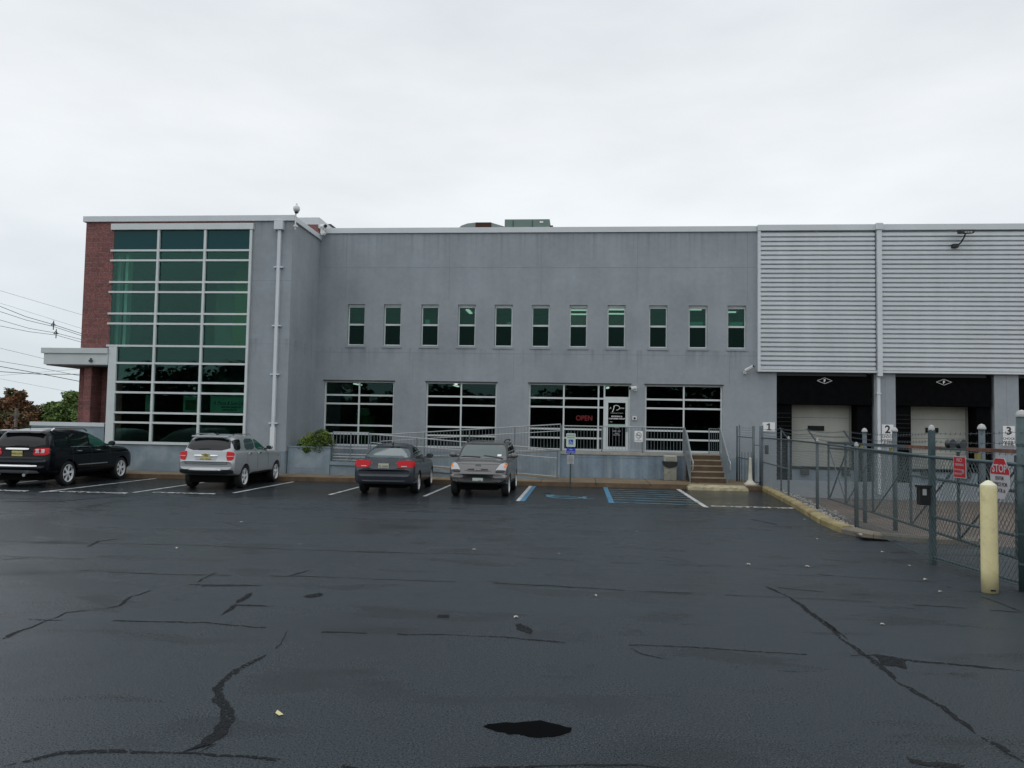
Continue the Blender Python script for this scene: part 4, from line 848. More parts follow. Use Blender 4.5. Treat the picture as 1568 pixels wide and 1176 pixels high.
def barb(mb, a, b, r=.0035, sag=.02):
    a, b = Vector(a), Vector(b); n = max(6, int((b-a).length/.13)); pts = []
    for i in range(n+1):
        t_ = i/n; p = a+(b-a)*t_; p.z -= sag*4*t_*(1-t_); pts.append(p)
    mb.tube(pts, r, 4)
    d = (b-a).normalized()
    for p in pts[1:-1]: mb.bar(p+Vector((0, 0, .022))+d*.01, p-Vector((0, 0, .022))-d*.01, .005, .005)
FP = [(6.45, 28.7, 0, 1.84), (6.56, 25.6, 0, 1.82), (6.44, 22.15, 0, 1.79), (6.07, 18.0, 0, 1.75), (5.72, 13.42, 0, 1.72), (5.98, 11.26, 0, 1.70), (6.35, 7.6, 0, 1.70)]
t = thing('chain_link_fence', 'long grey green chain link fence with barbed wire between car park and dock yard', 'fence', (6, 18, 0))
rad = [.03, .034, .042, .045, .045, .068, .05]; tops = [2.28, 1.86, 1.84, 1.80, 2.19, 2.36, 2.2]
for i, (x, y, z, zt) in enumerate(FP):
    if i == 4: q = MB().box(x-.04, x+.04, y-.045, y+.045, -.02, 2.16)
    else: q = MB().tube([(x, y, -.05), (x, y, tops[i])], rad[i], 12)
    po = q.build('post', galv_green if i >= 4 else galv, t, smooth=i != 4)
    if i != 4: pass
    MB().lathe([(rad[i]*1.1, 0), (rad[i]*1.1, .03), (rad[i]*.8, .075), (0, .095)], (x, y, (2.16 if i == 4 else tops[i])-.01), 12).build('cap', mat('post_cap', (.42, .42, .41), .5), po)
for i in range(6):
    a, b = FP[i], FP[i+1]
    q = MB().tube([(a[0]-.03, a[1], a[3]), (b[0]-.03, b[1], b[3])], .024, 8)
    if i in (4, 5): q.tube([(a[0], a[1], .75), (b[0], b[1], .72)], .022, 8); q.tube([(a[0], a[1], .1), (b[0], b[1], .1)], .02, 8)
    if i == 0: q.tube([(a[0], a[1], .98), (b[0], b[1], .90)], .024, 8)
    q.tube([(a[0]-.04, a[1], .07), (b[0]-.04, b[1], .07)], .006, 5)
    q.build('rail', galv_green if i > 2 else galv, t)
    m_ = MB(); mesh_panel(m_, (a[0]-.035, a[1]), (b[0]-.035, b[1]), .05, a[3], .05, b[3], s=.085 if i > 2 else .11, w=.0045 if i > 2 else .0042); m_.build('wire_mesh', wire_m if i < 3 else mat('chain_wire_green', (.105, .135, .14), .5, metal=.3), t)
arm = lambda i: (Vector((FP[i][0], FP[i][1], FP[i][3])), Vector((FP[i][0]-.27, FP[i][1], FP[i][3]+.38)))
for i in (1, 2, 3):
    a, b = arm(i); MB().bar(a, b, .035, .03).build('barb_arm', galv, t)
for k in range(3):
    f_ = .35+.3*k; m_ = MB(); pts = [Vector((6.45, 28.7, 1.95+.1*k))]+[arm(i)[0].lerp(arm(i)[1], f_) for i in (1, 2, 3)]+[Vector((5.72, 13.42, 1.84+.13*k)), Vector((5.93, 11.26, 1.84+.15*k)), Vector((6.35, 7.6, 1.85+.15*k))]
    for a, b in zip(pts[:-1], pts[1:]): barb(m_, a, b, sag=.05 if (b-a).length > 3 else .015)
    m_.build('barbed_wire', galv, t)
m_ = MB()
for z in (.35, .75, 1.15, 1.45, 1.68, 1.95): m_.lathe([(.073, 0), (.073, .03)], (5.98, 11.26, z), 12)
for z in (.3, .9, 1.5): m_.lathe([(.05, 0), (.05, .03)], (6.45, 28.7, z), 10)
m_.build('band', galv_green, t)
# short fence by the steps with a narrow gate
t = thing('chain_link_gate', 'narrow chain link gate and short fence beside the entrance steps', 'gate', (6.2, 30.4, 0))
for x, y, h_, r_ in ((5.96, 30.75, 2.25, .035), (6.02, 30.6, 2.3, .022), (6.46, 30.2, 2.26, .045), (6.62, 29.6, 2.18, .04), (6.44, 29.0, 2.25, .035), (6.9, 27.9, 2.1, .025)):
    MB().tube([(x, y, -.1), (x, y, h_)], r_, 10).build('post', galv, t, smooth=True)
q = MB().tube([(5.96, 30.75, 1.86), (6.46, 30.2, 1.82)], .022, 6).tube([(5.96, 30.75, 1.07), (6.46, 30.2, .98)], .022, 6).tube([(6.46, 30.2, 1.55), (6.62, 29.6, 1.55)], .015, 6).tube([(6.46, 30.2, .18), (6.62, 29.6, .18)], .02, 6)
q.build('rail', galv, t)
m_ = MB(); mesh_panel(m_, (5.96, 30.75), (6.46, 30.2), .05, 1.86, .05, 1.82, s=.1); m_.build('wire_mesh', wire_m, t)
q = MB()
for k in range(4): q.tube([(6.06+.1*k, 30.35-.08*k, 0), (6.06+.1*k, 30.35-.08*k, 1.28)], .012, 6)
q.build('picket', galv, t)
m_ = MB()
for k in range(4): barb(m_, (5.98, 30.72, 1.95+.09*k), (6.46, 30.2, 1.93+.09*k), sag=.03)
m_.build('barbed_wire', galv, t)
MB().box(6.60, 6.74, 29.0, 29.06, 1.25, 1.58).build('lock_case', mat('lock_case', (.02, .025, .03), .5), t, bevel=.03)
# cantilever sliding gate behind the fence
t = thing('sliding_gate', 'dark chain link sliding gate with diagonal braces behind the fence', 'gate', (6.7, 16, 0)); gx = lambda y: 6.30+(y-9)*.028
dk = mat('gate_dark', (.055, .075, .078), .55, metal=.2, var=.15, vs=6)
ys = [21.9, 20.4, 18.4, 16.2, 14.1, 12.2, 10.2]
q = MB(); 
for z, r_ in ((1.66, .025), (.30, .025)): q.tube([(gx(21.9), 21.9, z), (gx(10.2), 10.2, z)], r_, 8)
q.tube([(gx(16.2), 16.2, 1.27), (gx(12.2), 12.2, 1.27)], .025, 8)
q.build('frame', dk, t)
MB().bar((gx(21.9), 21.9, 1.80), (gx(16.4), 16.4, 1.83), .06, .06).build('track', galv, t); MB().bar((gx(16.4), 16.4, 1.83), (gx(10.0), 10.0, 1.87), .06, .06).build('track', rusty, t)
for y in ys: MB().tube([(gx(y), y, .28), (gx(y), y, 1.80)], .028, 8).build('upright', dk, t)
for a, b in zip(ys[:-1], ys[1:]):
    MB().tube([(gx(a)+.02, a, 1.62), (gx(b)+.02, b, .32)] if a > 21 else [(gx(a)+.02, a, .32), (gx(b)+.02, b, 1.62)][::1], .017, 6).build('brace', galv if a > 21 else dk, t)
MB().tube([(gx(21.9)+.03, 21.9, .32), (gx(20.4)+.03, 20.4, 1.62)], .022, 6).build('brace', dk, t)
m_ = MB(); mesh_panel(m_, (gx(20.4)-.03, 20.4), (gx(10.2)-.03, 10.2), .3, 1.66, .3, 1.66, s=.11, w=.0038); m_.build('wire_mesh', mat('gate_wire', (.10, .13, .135), .5, metal=.3), t)
def gpost(x, y, h_, lab):
    t = thing('gate_post', lab, 'post', (x, y, 0)); MB().tube([(x, y, -.2), (x, y, h_)], .052, 12).build('shaft', galv, t, smooth=True)
    MB().lathe([(.07, 0), (.07, .03), (.045, .08), (0, .10)], (x, y, h_-.01), 12).build('cap', mat('post_cap', (.42, .42, .41), .5), t)
    MB().box(x-.1, x-.05, y-.06, y+.06, 1.66, 1.76).build('roller', mat('roller_yellow', (.22, .20, .06), .6), t)
gpost(7.1, 20.45, 2.12, 'first capped gate post, standing before the leftmost loading dock')
gpost(7.1, 18.55, 2.14, 'capped gate post just right of the white sign between the docks')
gpost(7.1, 14.65, 2.2, 'nearest capped gate post, before the right edge of the second dock door')
t = thing('gate_roller', 'pair of black gate rollers beside the square green fence post', 'roller', (5.95, 13.0, 1.9))
for k in range(2): MB().lathe([(.02, 0), (.075, .0), (.045, .035), (.045, .06), (.075, .09), (.02, .09)], (5.86+k*.06, 13.15-k*.22, 1.94), 12, ax=(.4, -1, 0)).build('wheel', mat('roller_black', (.05, .055, .06), .4, metal=.4), t, smooth=False)
MB().box(5.78, 5.98, 12.8, 13.3, 1.84, 1.875).build('bracket', dk, t)
t = thing('gate_lock_box', 'black lock box with keypad on the square green fence post', 'lock box', (5.6, 13.35, 1.1))
MB().box(5.47, 5.645, 13.30, 13.42, .94, 1.22).build('case', mat('lock_black', (.008, .008, .009), .45), t, bevel=.012); MB().box(5.45, 5.66, 13.28, 13.42, 1.22, 1.26).build('hood', mat('lock_black', (.008, .008, .009), .45), t)
MB().box(5.52, 5.58, 13.292, 13.302, 1.10, 1.20).build('keypad', mat('keypad', (.35, .36, .36), .5), t)
# warning signs on the fence
def fence_pt(s_): a, b = Vector((FP[4][0], FP[4][1], 0)), Vector((FP[5][0], FP[5][1], 0)); return a+(b-a)*s_, (b-a).normalized()
fence_white = mat('fence_sign_white', (.42, .41, .43), .55, var=.06, vs=9); p_, d_ = fence_pt(.40); nrm = Vector((-1, -.1, 0)).normalized(); uz = Vector((0, 0, 1)); off_ = nrm*.07
t = thing('no_trespassing_sign', 'small red no trespassing sign wired to the chain link fence', 'sign', tuple(p_+uz*1.3))
o_ = p_+off_+uz*1.43
MB().slab([(-.16, 0), (.16, 0), (.16, .33), (-.16, .33)], o_, d_, uz, -nrm*.006).build('border', fence_white, t)
MB().slab([(-.145, .012), (.145, .012), (.145, .318), (-.145, .318)], o_+nrm*.003, d_, uz, -nrm*.003).build('board', red_paint, t)
MB().text('NO', .085, o_+nrm*.006+uz*.245, d_, uz).text('TRESPASSING', .052, o_+nrm*.006+uz*.185, d_, uz, sx=.72).text('VIOLATORS WILL BE', .032, o_+nrm*.006+uz*.115-d_*.03, d_, uz, sx=.7).text('PROSECUTED', .042, o_+nrm*.006+uz*.05-d_*.03, d_, uz, sx=.7).lathe([(0, 0), (.035, 0)], o_+nrm*.007+uz*.10+d_*.095, 12, ax=nrm).build('lettering', fence_white, t)
p_, d_ = fence_pt(.83)
t = thing('stop_sign', 'stretched eight sided red and white stop sign on the fence beside the bollard', 'sign', tuple(p_+uz*1.0)); o_ = p_+off_+uz*1.20
oct_ = lambda e: [(-.085+e*.4, e), (.085-e*.4, e), (.21-e, .17+e*.4), (.21-e, .40-e*.4), (.095-e*.4, .575-e), (-.095+e*.4, .575-e), (-.21+e, .40-e*.4), (-.21+e, .17+e*.4)]
MB().slab(oct_(0), o_, d_, uz, -nrm*.006).build('board', fence_white, t)
MB().slab([(-.196, .345), (.196, .345), (.198, .395), (.092, .563), (-.092, .563), (-.198, .395)], o_+nrm*.003, d_, uz, -nrm*.003).build('red_field', red_paint, t)
MB().text('STOP', .155, o_+nrm*.006+uz*.375, d_, uz, sx=.85, bold=.003).build('heading', fence_white, t)
MB().text('ENTER', .075, o_+nrm*.006+uz*.265, d_, uz, sx=.8).text('OFFICE FOR', .075, o_+nrm*.006+uz*.18, d_, uz, sx=.8).text('DOCK #', .075, o_+nrm*.006+uz*.095, d_, uz, sx=.8).build('lettering', black_paint, t)
# bollard
t = thing('bollard', 'thick pale yellow bollard with a conical top in front of the fence', 'bollard', (5.44, 11.1, 0))
yl = mat('bollard_yellow', (.74, .66, .36), .45, var=.05, vs=3, streak=.05, dirt=((.45, .38, .20), 9, .35))
MB().lathe([(.102, 0), (.103, .3), (.101, 1.39), (.099, 1.41)], (5.455, 11.1, 0), 28).build('sleeve', yl, t, smooth=True)
MB().lathe([(.101, 1.405), (.097, 1.425), (.04, 1.475), (.0, 1.49)], (5.455, 11.1, 0), 28).build('cap', mat('bollard_cap', (.72, .69, .50), .5), t)
MB().box(5.41, 5.47, 10.99, 10.974, .035, .055).build('mark', black_paint, t)
# litter and fallen leaves
leaf_m = mat("leaf_litter", (.40, .38, .30), .7)
lrg = random.Random(4)
for _k, (_x, _y) in enumerate([(1.15, 16.16), (3.4, 16.86), (4.6, 15.87), (5.29, 14.41), (5.19, 13.02), (4.77, 10.98), (-0.34, 13.08), (2.63, 12.66), (3.52, 12.65), (0.21, 9.96), (-0.69, 8.7), (-7.01, 15.88), (-4.8, 13.24), (-1.77, 13.27), (3.31, 9.02), (9.72, 20.21), (4.94, 11.86), (6.01, 18.94), (5.31, 19.29), (-6.58, 12.44)]):
    _a = lrg.uniform(0, 6.3); _s = lrg.uniform(.018, .034); _m = MB()
    _m.add([(_x+_s*r*math.cos(_a+k*1.05), _y+_s*r*1.6*math.sin(_a+k*1.05), .008+.012*(k % 2)) for k, r in enumerate((1.4, .7, 1, .6, 1.2, .8))], [(0, 1, 2, 3, 4, 5)])
    simple('fallen_leaf', _m, leaf_m, 'small pale fallen leaf lying on the wet asphalt', 'leaf', 'pale leaves scattered over the car park')
simple('fallen_leaf', MB().add([(-2.170, 5.600, .006), (-2.120, 5.540, .012), (-2.100, 5.580, .006), (-2.170, 5.640, .014)], [(0, 1, 2, 3)]), mat('leaf_yellow', (.55, .50, .25), .6), 'single bright yellow leaf lying in the near left foreground', 'leaf')
# ------------------------------------------------------------------ far left: wires, trees, post
wire_black = mat("wire_black", (.02, .02, .022), .6)
simple('power_line', MB().tube([(-73.25, 80, 18.57), (-63.67, 80.0, 15.95), (-54.09, 80.0, 13.33), (-44.51, 80, 10.71)], 0.014, 5), wire_black, 'topmost thin wire of the far power line', 'wire', 'power lines at the far left')
simple('power_line', MB().tube([(-73.18, 80, 17.32), (-63.6, 80.0, 14.58), (-54.02, 80.0, 11.84), (-44.44, 80, 9.1)], 0.012, 5), wire_black, 'second thin wire below the top one of the far power line', 'wire', 'power lines at the far left')
simple('power_line', MB().tube([(-66.69, 80, 15.36), (-63.58, 80.0, 14.22), (-60.47, 80.0, 13.08), (-57.26, 80.0, 12.24), (-53.99, 80.0, 11.27), (-50.72, 80, 10.3)], 0.03, 5), wire_black, 'thick wire sagging to the upper wire spacer', 'wire', 'power lines at the far left')
simple('power_line', MB().tube([(-66.62, 80, 14.56), (-63.54, 80.0, 13.64), (-60.46, 80.0, 12.72), (-57.25, 80.0, 12.03), (-53.98, 80.0, 11.05), (-50.71, 80, 10.07)], 0.026, 5), wire_black, 'dark wire just under the thick one at the upper spacer', 'wire', 'power lines at the far left')
simple('power_line', MB().tube([(-66.95, 80, 13.62), (-63.49, 80.0, 12.71), (-60.03, 80.0, 11.8), (-56.91, 80.0, 11.32), (-53.96, 80.0, 10.63), (-51.01, 80, 9.94)], 0.024, 5), wire_black, 'wire running into the lower wire spacer from above', 'wire', 'power lines at the far left')
simple('power_line', MB().tube([(-66.91, 80, 12.68), (-63.46, 80.0, 12.06), (-60.01, 80.0, 11.44), (-56.9, 80.0, 11.1), (-53.94, 80.0, 10.34), (-50.98, 80, 9.58)], 0.024, 5), wire_black, 'wire running into the lower wire spacer from below', 'wire', 'power lines at the far left')
simple('power_line', MB().tube([(-68.07, 80, 10.64), (-63.32, 80.0, 9.62), (-58.57, 80.0, 8.6), (-54.04, 80.0, 7.79), (-49.51, 80, 6.98)], 0.016, 5), wire_black, 'single thin wire just above the entrance canopy level', 'wire', 'power lines at the far left')
simple('power_line', MB().tube([(-67.81, 80, 8.85), (-63.24, 80.0, 8.19), (-58.67, 80.0, 7.53), (-54.14, 80.0, 6.73), (-49.61, 80, 5.93)], 0.022, 5), wire_black, 'mid grey wire below the entrance canopy edge', 'wire', 'power lines at the far left')
simple('power_line', MB().tube([(-68.24, 80, 8.42), (-63.21, 80.0, 7.62), (-58.18, 80.0, 6.82), (-53.96, 80.0, 6.1), (-49.74, 80, 5.38)], 0.036, 5), wire_black, 'thickest slanting cable low on the left', 'wire', 'power lines at the far left')
simple('power_line', MB().tube([(-67.71, 80, 7.28), (-63.17, 80.0, 7.05), (-58.63, 80.0, 6.82), (-54.0, 80.0, 6.87), (-49.37, 80, 6.92)], 0.034, 5), wire_black, 'thick nearly level cable crossing the slanting one', 'wire', 'power lines at the far left')
simple('power_line', MB().tube([(-69.21, 80, 7.26), (-63.13, 80.0, 6.27), (-57.05, 80.0, 5.28), (-53.89, 80.0, 4.76), (-50.73, 80, 4.24)], 0.012, 5), wire_black, 'lowest thin wire above the autumn trees', 'wire', 'power lines at the far left')
simple('power_line', MB().tube([(-72.28, 80, 5.8), (-63.15, 80.0, 6.62), (-54.02, 80.0, 7.44), (-44.89, 80, 8.26)], 0.012, 5), wire_black, 'faint thin wire climbing to the right near the thick cables', 'wire', 'power lines at the far left')
for _x, _z, _l in ((-57.26, 12.17, 'upper small cross shaped spacer on the power lines'), (-56.91, 11.25, 'lower small cross shaped spacer on the power lines')):
    _t = thing('wire_spacer', _l, 'wire spacer', (_x, 80, _z))
    MB().bar((_x-.28, 80, _z), (_x+.28, 80, _z), .08, .08).bar((_x, 80, _z-.5), (_x, 80, _z+.5), .07, .07, upv=(0, 1, 0)).build('cross', wire_black, _t)
    MB().bar((_x-.25, 79.95, _z), (_x, 79.95, _z+.3), .05, .05).bar((_x+.25, 79.95, _z), (_x, 79.95, _z+.3), .05, .05).build('clip', wire_black, _t)
t = thing('timber_post', 'weathered timber post standing beyond the parked cars', 'post', (-26.7, 35, 0))
MB().tube([(-26.7, 35, -.3), (-26.7, 35, 2.55)], .07, 8).build('shaft', mat('timber', (.16, .15, .13), .8, var=.2, vs=6), t); MB().box(-26.76, -26.64, 34.92, 34.93, 2.1, 2.2).build('plate', galv, t)
def tree(name, label, x, y, h_, blobs, mats, size=.16, n=620, seed=1, grp=None):
    t = thing(name, label, 'tree', (x, y, -1), grp); rg = random.Random(seed); tr_ = MB()
    tr_.tube([(x, y, -1.2), (x+.1, y, h_*.3), (x-.05, y, h_*.6)], .2, 8, r2=.09)
    for bx, by, bz, br in blobs[:9]: tr_.tube([(x, y, h_*.25), (x+(bx)*.5, y+by*.5, bz*.75), (x+bx, y+by, bz)], .08, 6, r2=.02)
    tr_.build('trunk', bark, t); mb = MB()
    for bx, by, bz, br in blobs:
        leaves(mb, (x+bx, y+by, bz), (br, br, br*.8), int(n*br*br), size, rg, len(mats))
        for k in range(5): a = rg.uniform(0, 6.3); leaves(mb, (x+bx+br*math.cos(a), y+by+br*math.sin(a)*.8, bz+rg.uniform(-.3, .7)*br), (br*.3,)*3, int(n*br*br*.05), size*.8, rg, len(mats))
    mb.build('crown', mats, t); return t
def blob_set(seed, w, zlo, zhi, n, r0, r1):
    rg = random.Random(seed); o = []
    for _ in range(n):
        a = rg.uniform(-1, 1); b = rg.uniform(-1, 1); zz = rg.uniform(0, 1); e = math.sqrt(max(0, 1-a*a))
        o.append((a*w, b*w*.6, zlo+(zhi-zlo)*(.12+.88*zz*e), rg.uniform(r0, r1)))
    return o
rb = [mat('leaf_red', (.18, .075, .035), .7), mat('leaf_rust', (.19, .09, .035), .7), mat('leaf_dull', (.08, .085, .03), .7), mat('leaf_deep', (.03, .03, .012), .8)]
gn = [mat('leaf_green', (.13, .20, .045), .7), mat('leaf_lime', (.14, .21, .05), .7), mat('leaf_dark', (.055, .10, .022), .7)]
tree('maple_tree', 'rust and dark red autumn tree at the left edge behind the parked cars', -56.0, 70, 5, blob_set(1, 2.9, .6, 3.9, 16, .7, 1.2), rb, seed=1)
tree('maple_tree', 'taller dark red autumn tree just left of the green trees', -52.6, 69, 5, blob_set(2, 1.7, .6, 4.3, 13, .6, 1.0)+[(-.6, 0, 4.4, .55), (.3, 0, 4.2, .6)], rb, seed=2)
tree('hedge_tree', 'low lime green bushy tree in the gap left of the brick tower', -49.9, 72, 4, blob_set(3, 1.6, .5, 3.4, 12, .7, 1.0), gn, seed=3)
tree('hedge_tree', 'tallest bright green feathery tree beside the brick tower', -47.6, 70, 5, blob_set(4, 1.9, .6, 4.0, 15, .7, 1.05)+[(-.4, 0, 4.35, .5), (.6, 0, 4.2, .5), (.1, 0, 4.0, .8)], gn, seed=4)
tree('hedge_tree', 'small rust brown tree in front of the green trees', -51.0, 66, 3.5, blob_set(6, 1.4, .3, 2.6, 10, .5, .85), rb, seed=5)
tree('hedge_tree', 'green tree mostly hidden behind the brick tower', -44.4, 71, 5, blob_set(7, 2.0, .6, 3.9, 12, .7, 1.1), gn, seed=6)
mb = MB(); rg = random.Random(21)
for i in range(1500):
    x = rg.uniform(-75, -40); leaves(mb, (x, 84+rg.uniform(-2, 2), rg.uniform(-.5, 2.4+.7*math.sin(x*.35))), (.7, .7, .5), 7, .28, rg, 3)
tag(mb.build('distant_woods', gn), kind='stuff')
# woods standing across the road behind the viewpoint, mirrored in the glass
mb = MB(); rg = random.Random(8)
for i in range(4200):
    x = rg.uniform(-85, 85); hh = 8.0+2.6*math.sin(x*.11)+1.8*math.sin(x*.31+1)+1.0*math.sin(x*.9)
    z = rg.uniform(-1, 1)**1*hh*.5+hh*.5; leaves(mb, (x, -46+rg.uniform(-3, 3), z), (1.4, 1.3, 1.1), 12, .48, rg, 2)
tag(mb.build('roadside_woods', [mat('wood_a', (.022, .032, .012), .8), mat('wood_b', (.035, .045, .015), .8)]), kind='stuff')
tag(MB().box(-90, 90, -52, -49.5, -1, 5.5).build('roadside_bank', mat('bank', (.02, .024, .012), .95, var=.3, vs=.6)), kind='structure')
# ------------------------------------------------------------------ cars
def lerp_st(st, n=64):
    out = []; N = len(st)
    y0, y1 = st[0][0], st[-1][0]
    ys_ = sorted(set([s_[0] for s_ in st]+[y0+(y1-y0)*i/n for i in range(n+1)]))
    for y in ys_:
        i = max(k for k in range(N) if st[k][0] <= y+1e-9); i = min(i, N-2)
        a, b = st[i], st[i+1]; t_ = (y-a[0])/(b[0]-a[0]); pa, pb = st[max(i-1, 0)], st[min(i+2, N-1)]
        row = [y]
        for k in range(1, len(a)):
            d = b[0]-a[0]
            def slope(p, q, r):
                s1, s2 = (q[k]-p[k])/max(q[0]-p[0], 1e-6), (r[k]-q[k])/max(r[0]-q[0], 1e-6)
                return 0 if s1*s2 <= 0 else 2*s1*s2/(s1+s2)
            m0 = slope(pa, a, b) if i > 0 else (b[k]-a[k])/d; m1 = slope(a, b, pb) if i < N-2 else (b[k]-a[k])/d
            t2, t3 = t_*t_, t_*t_*t_
            row.append((2*t3-3*t2+1)*a[k]+(t3-2*t2+t_)*d*m0+(-2*t3+3*t2)*b[k]+(t3-t2)*d*m1)
        out.append(row)
    return out
def car_body(st, bow_r=.12, bow_f=.2):
    """st rows: y, z bottom, z shoulder, z centre, half width, tumble (0..1)"""
    rows = lerp_st(st); y0, y1 = rows[0][0], rows[-1][0]; mb = MB(); rings = []
    wm = max(r[4] for r in rows)
    for y, zb_, zs, zc, w, tb in rows:
        h_ = zs-zb_
        P = [(0, zb_), (w*.72, zb_), (w*.93, zb_+.015), (w*.985, zb_+.07), (w*.998, zb_+h_*.32), (w, zb_+h_*.55), (w*.992, zb_+h_*.80), (w*(.985-.03*tb), zs-.035), (w*(.955-.05*tb), zs), (w*.78, zs+(zc-zs)*.62), (w*.45, zs+(zc-zs)*.93), (0, zc)]
        Q = [P[0]]
        for a, b in zip(P[:-1], P[1:]): Q += [(a[0]*.75+b[0]*.25, a[1]*.75+b[1]*.25), (a[0]*.25+b[0]*.75, a[1]*.25+b[1]*.75)]
        Q.append(P[-1])
        full = Q+[(-x, z) for x, z in Q[-2:0:-1]]; R_ = []
        for x, z in full:
            e = (abs(x)/wm)**2.6; wr = max(0, 1-(y-y0)/.7)**1.5; wf = max(0, 1-(y1-y)/.9)**1.5
            R_.append((x, y+bow_r*e*wr-bow_f*e*wf, z))
        rings.append(R_)
    n = len(rings[0])
    mb.v = [p for R_ in rings for p in R_]
    for i in range(len(rings)-1):
        for k in range(n): mb.f.append((i*n+k, i*n+(k+1) % n, (i+1)*n+(k+1) % n, (i+1)*n+k))
    for i, rev in ((0, True), (len(rings)-1, False)):
        R_ = rings[i]; c0 = Vector((0, sum(p[1] for p in R_)/n, sum(p[2] for p in R_)/n)); c0.y = R_[0][1]*.5+min(p[1] for p in R_)*.5 if i == 0 else R_[0][1]*.5+max(p[1] for p in R_)*.5
        # planar grid style cap: join mirrored points
        half = n//2
        for k in range(half):
            a, b, c, d = i*n+k, i*n+k+1, i*n+(n-k-1) % n, i*n+(n-k) % n
            q = [a, b, c, d]; q = [v for j, v in enumerate(q) if v not in q[:j]]
            if len(q) > 2: mb.f.append(tuple(q[::-1] if not rev else q))
    mb.m = [0]*len(mb.f); return mb
def cabin(mb, lv, roof_c=.03):
    """lv rows: z, y rear, y front, half width, corner radius, y curve amount"""
    rings = []
    for z, yr, yf, w, rc, cv in lv:
        pts = []; ym, hl = (yr+yf)/2, (yf-yr)/2
        for cx_, cy_, a0, sx_, sy_ in ((w, yf, 0, 1, 1), (-w, yf, 90, -1, 1), (-w, yr, 180, -1, -1), (w, yr, 270, 1, -1)):
            r_ = min(rc, w*.9)
            for k in range(7):
                a = math.radians(a0+90*k/6); pts.append((cx_-sx_*r_+r_*math.cos(a), cy_-sy_*r_+r_*math.sin(a)))
            nx = {0: (-w, yf), 90: (-w, yr), 180: (w, yr), 270: (w, yf)}[a0]; lx, ly = pts[-1]
            ex, ey = (nx[0]+(r_ if a0 == 0 else 0)-(r_ if a0 == 180 else 0), nx[1]-(r_ if a0 == 90 else 0)+0+(0)) if a0 in (0, 90, 180) else nx
            if a0 == 0: ex, ey = -w+r_, yf
            elif a0 == 90: ex, ey = -w, yr+r_
            elif a0 == 180: ex, ey = w-r_, yr
            else: ex, ey = w, yf-r_
            for k in range(1, 10): pts.append((lx+(ex-lx)*k/10, ly+(ey-ly)*k/10))
        rings.append([(x, y+(.07*(1-(x/w)**2)*(1 if y > ym else -1) if abs(y-ym) > hl*.8 else 0), z-cv*abs((y-ym)/hl)**2.5) for x, y in pts])
    n = len(rings[0]); k0 = len(mb.v); mb.v += [p for R_ in rings for p in R_]
    for i in range(len(rings)-1):
        for k in range(n): mb.f.append((k0+i*n+k, k0+i*n+(k+1) % n, k0+(i+1)*n+(k+1) % n, k0+(i+1)*n+k)); mb.m.append(0)
    R_ = rings[-1]; mb.v.append((0, sum(p[1] for p in R_)/n, R_[0][2]*0+max(p[2] for p in R_)+.006)); ci = len(mb.v)-1
    for k in range(n): mb.f.append((k0+(len(rings)-1)*n+k, k0+(len(rings)-1)*n+(k+1) % n, ci)); mb.m.append(0)
    R_ = rings[0]; mb.f.append(tuple(k0+k for k in range(n))[::-1]); mb.m.append(0)
def smooth_poly(P, it=1, k=.25):
    for _ in range(it):
        Q = []
        for a, b in zip(P, P[1:]+P[:1]): Q += [(a[0]+(b[0]-a[0])*k, a[1]+(b[1]-a[1])*k), (a[0]+(b[0]-a[0])*(1-k), a[1]+(b[1]-a[1])*(1-k))]
        P = Q
    return P
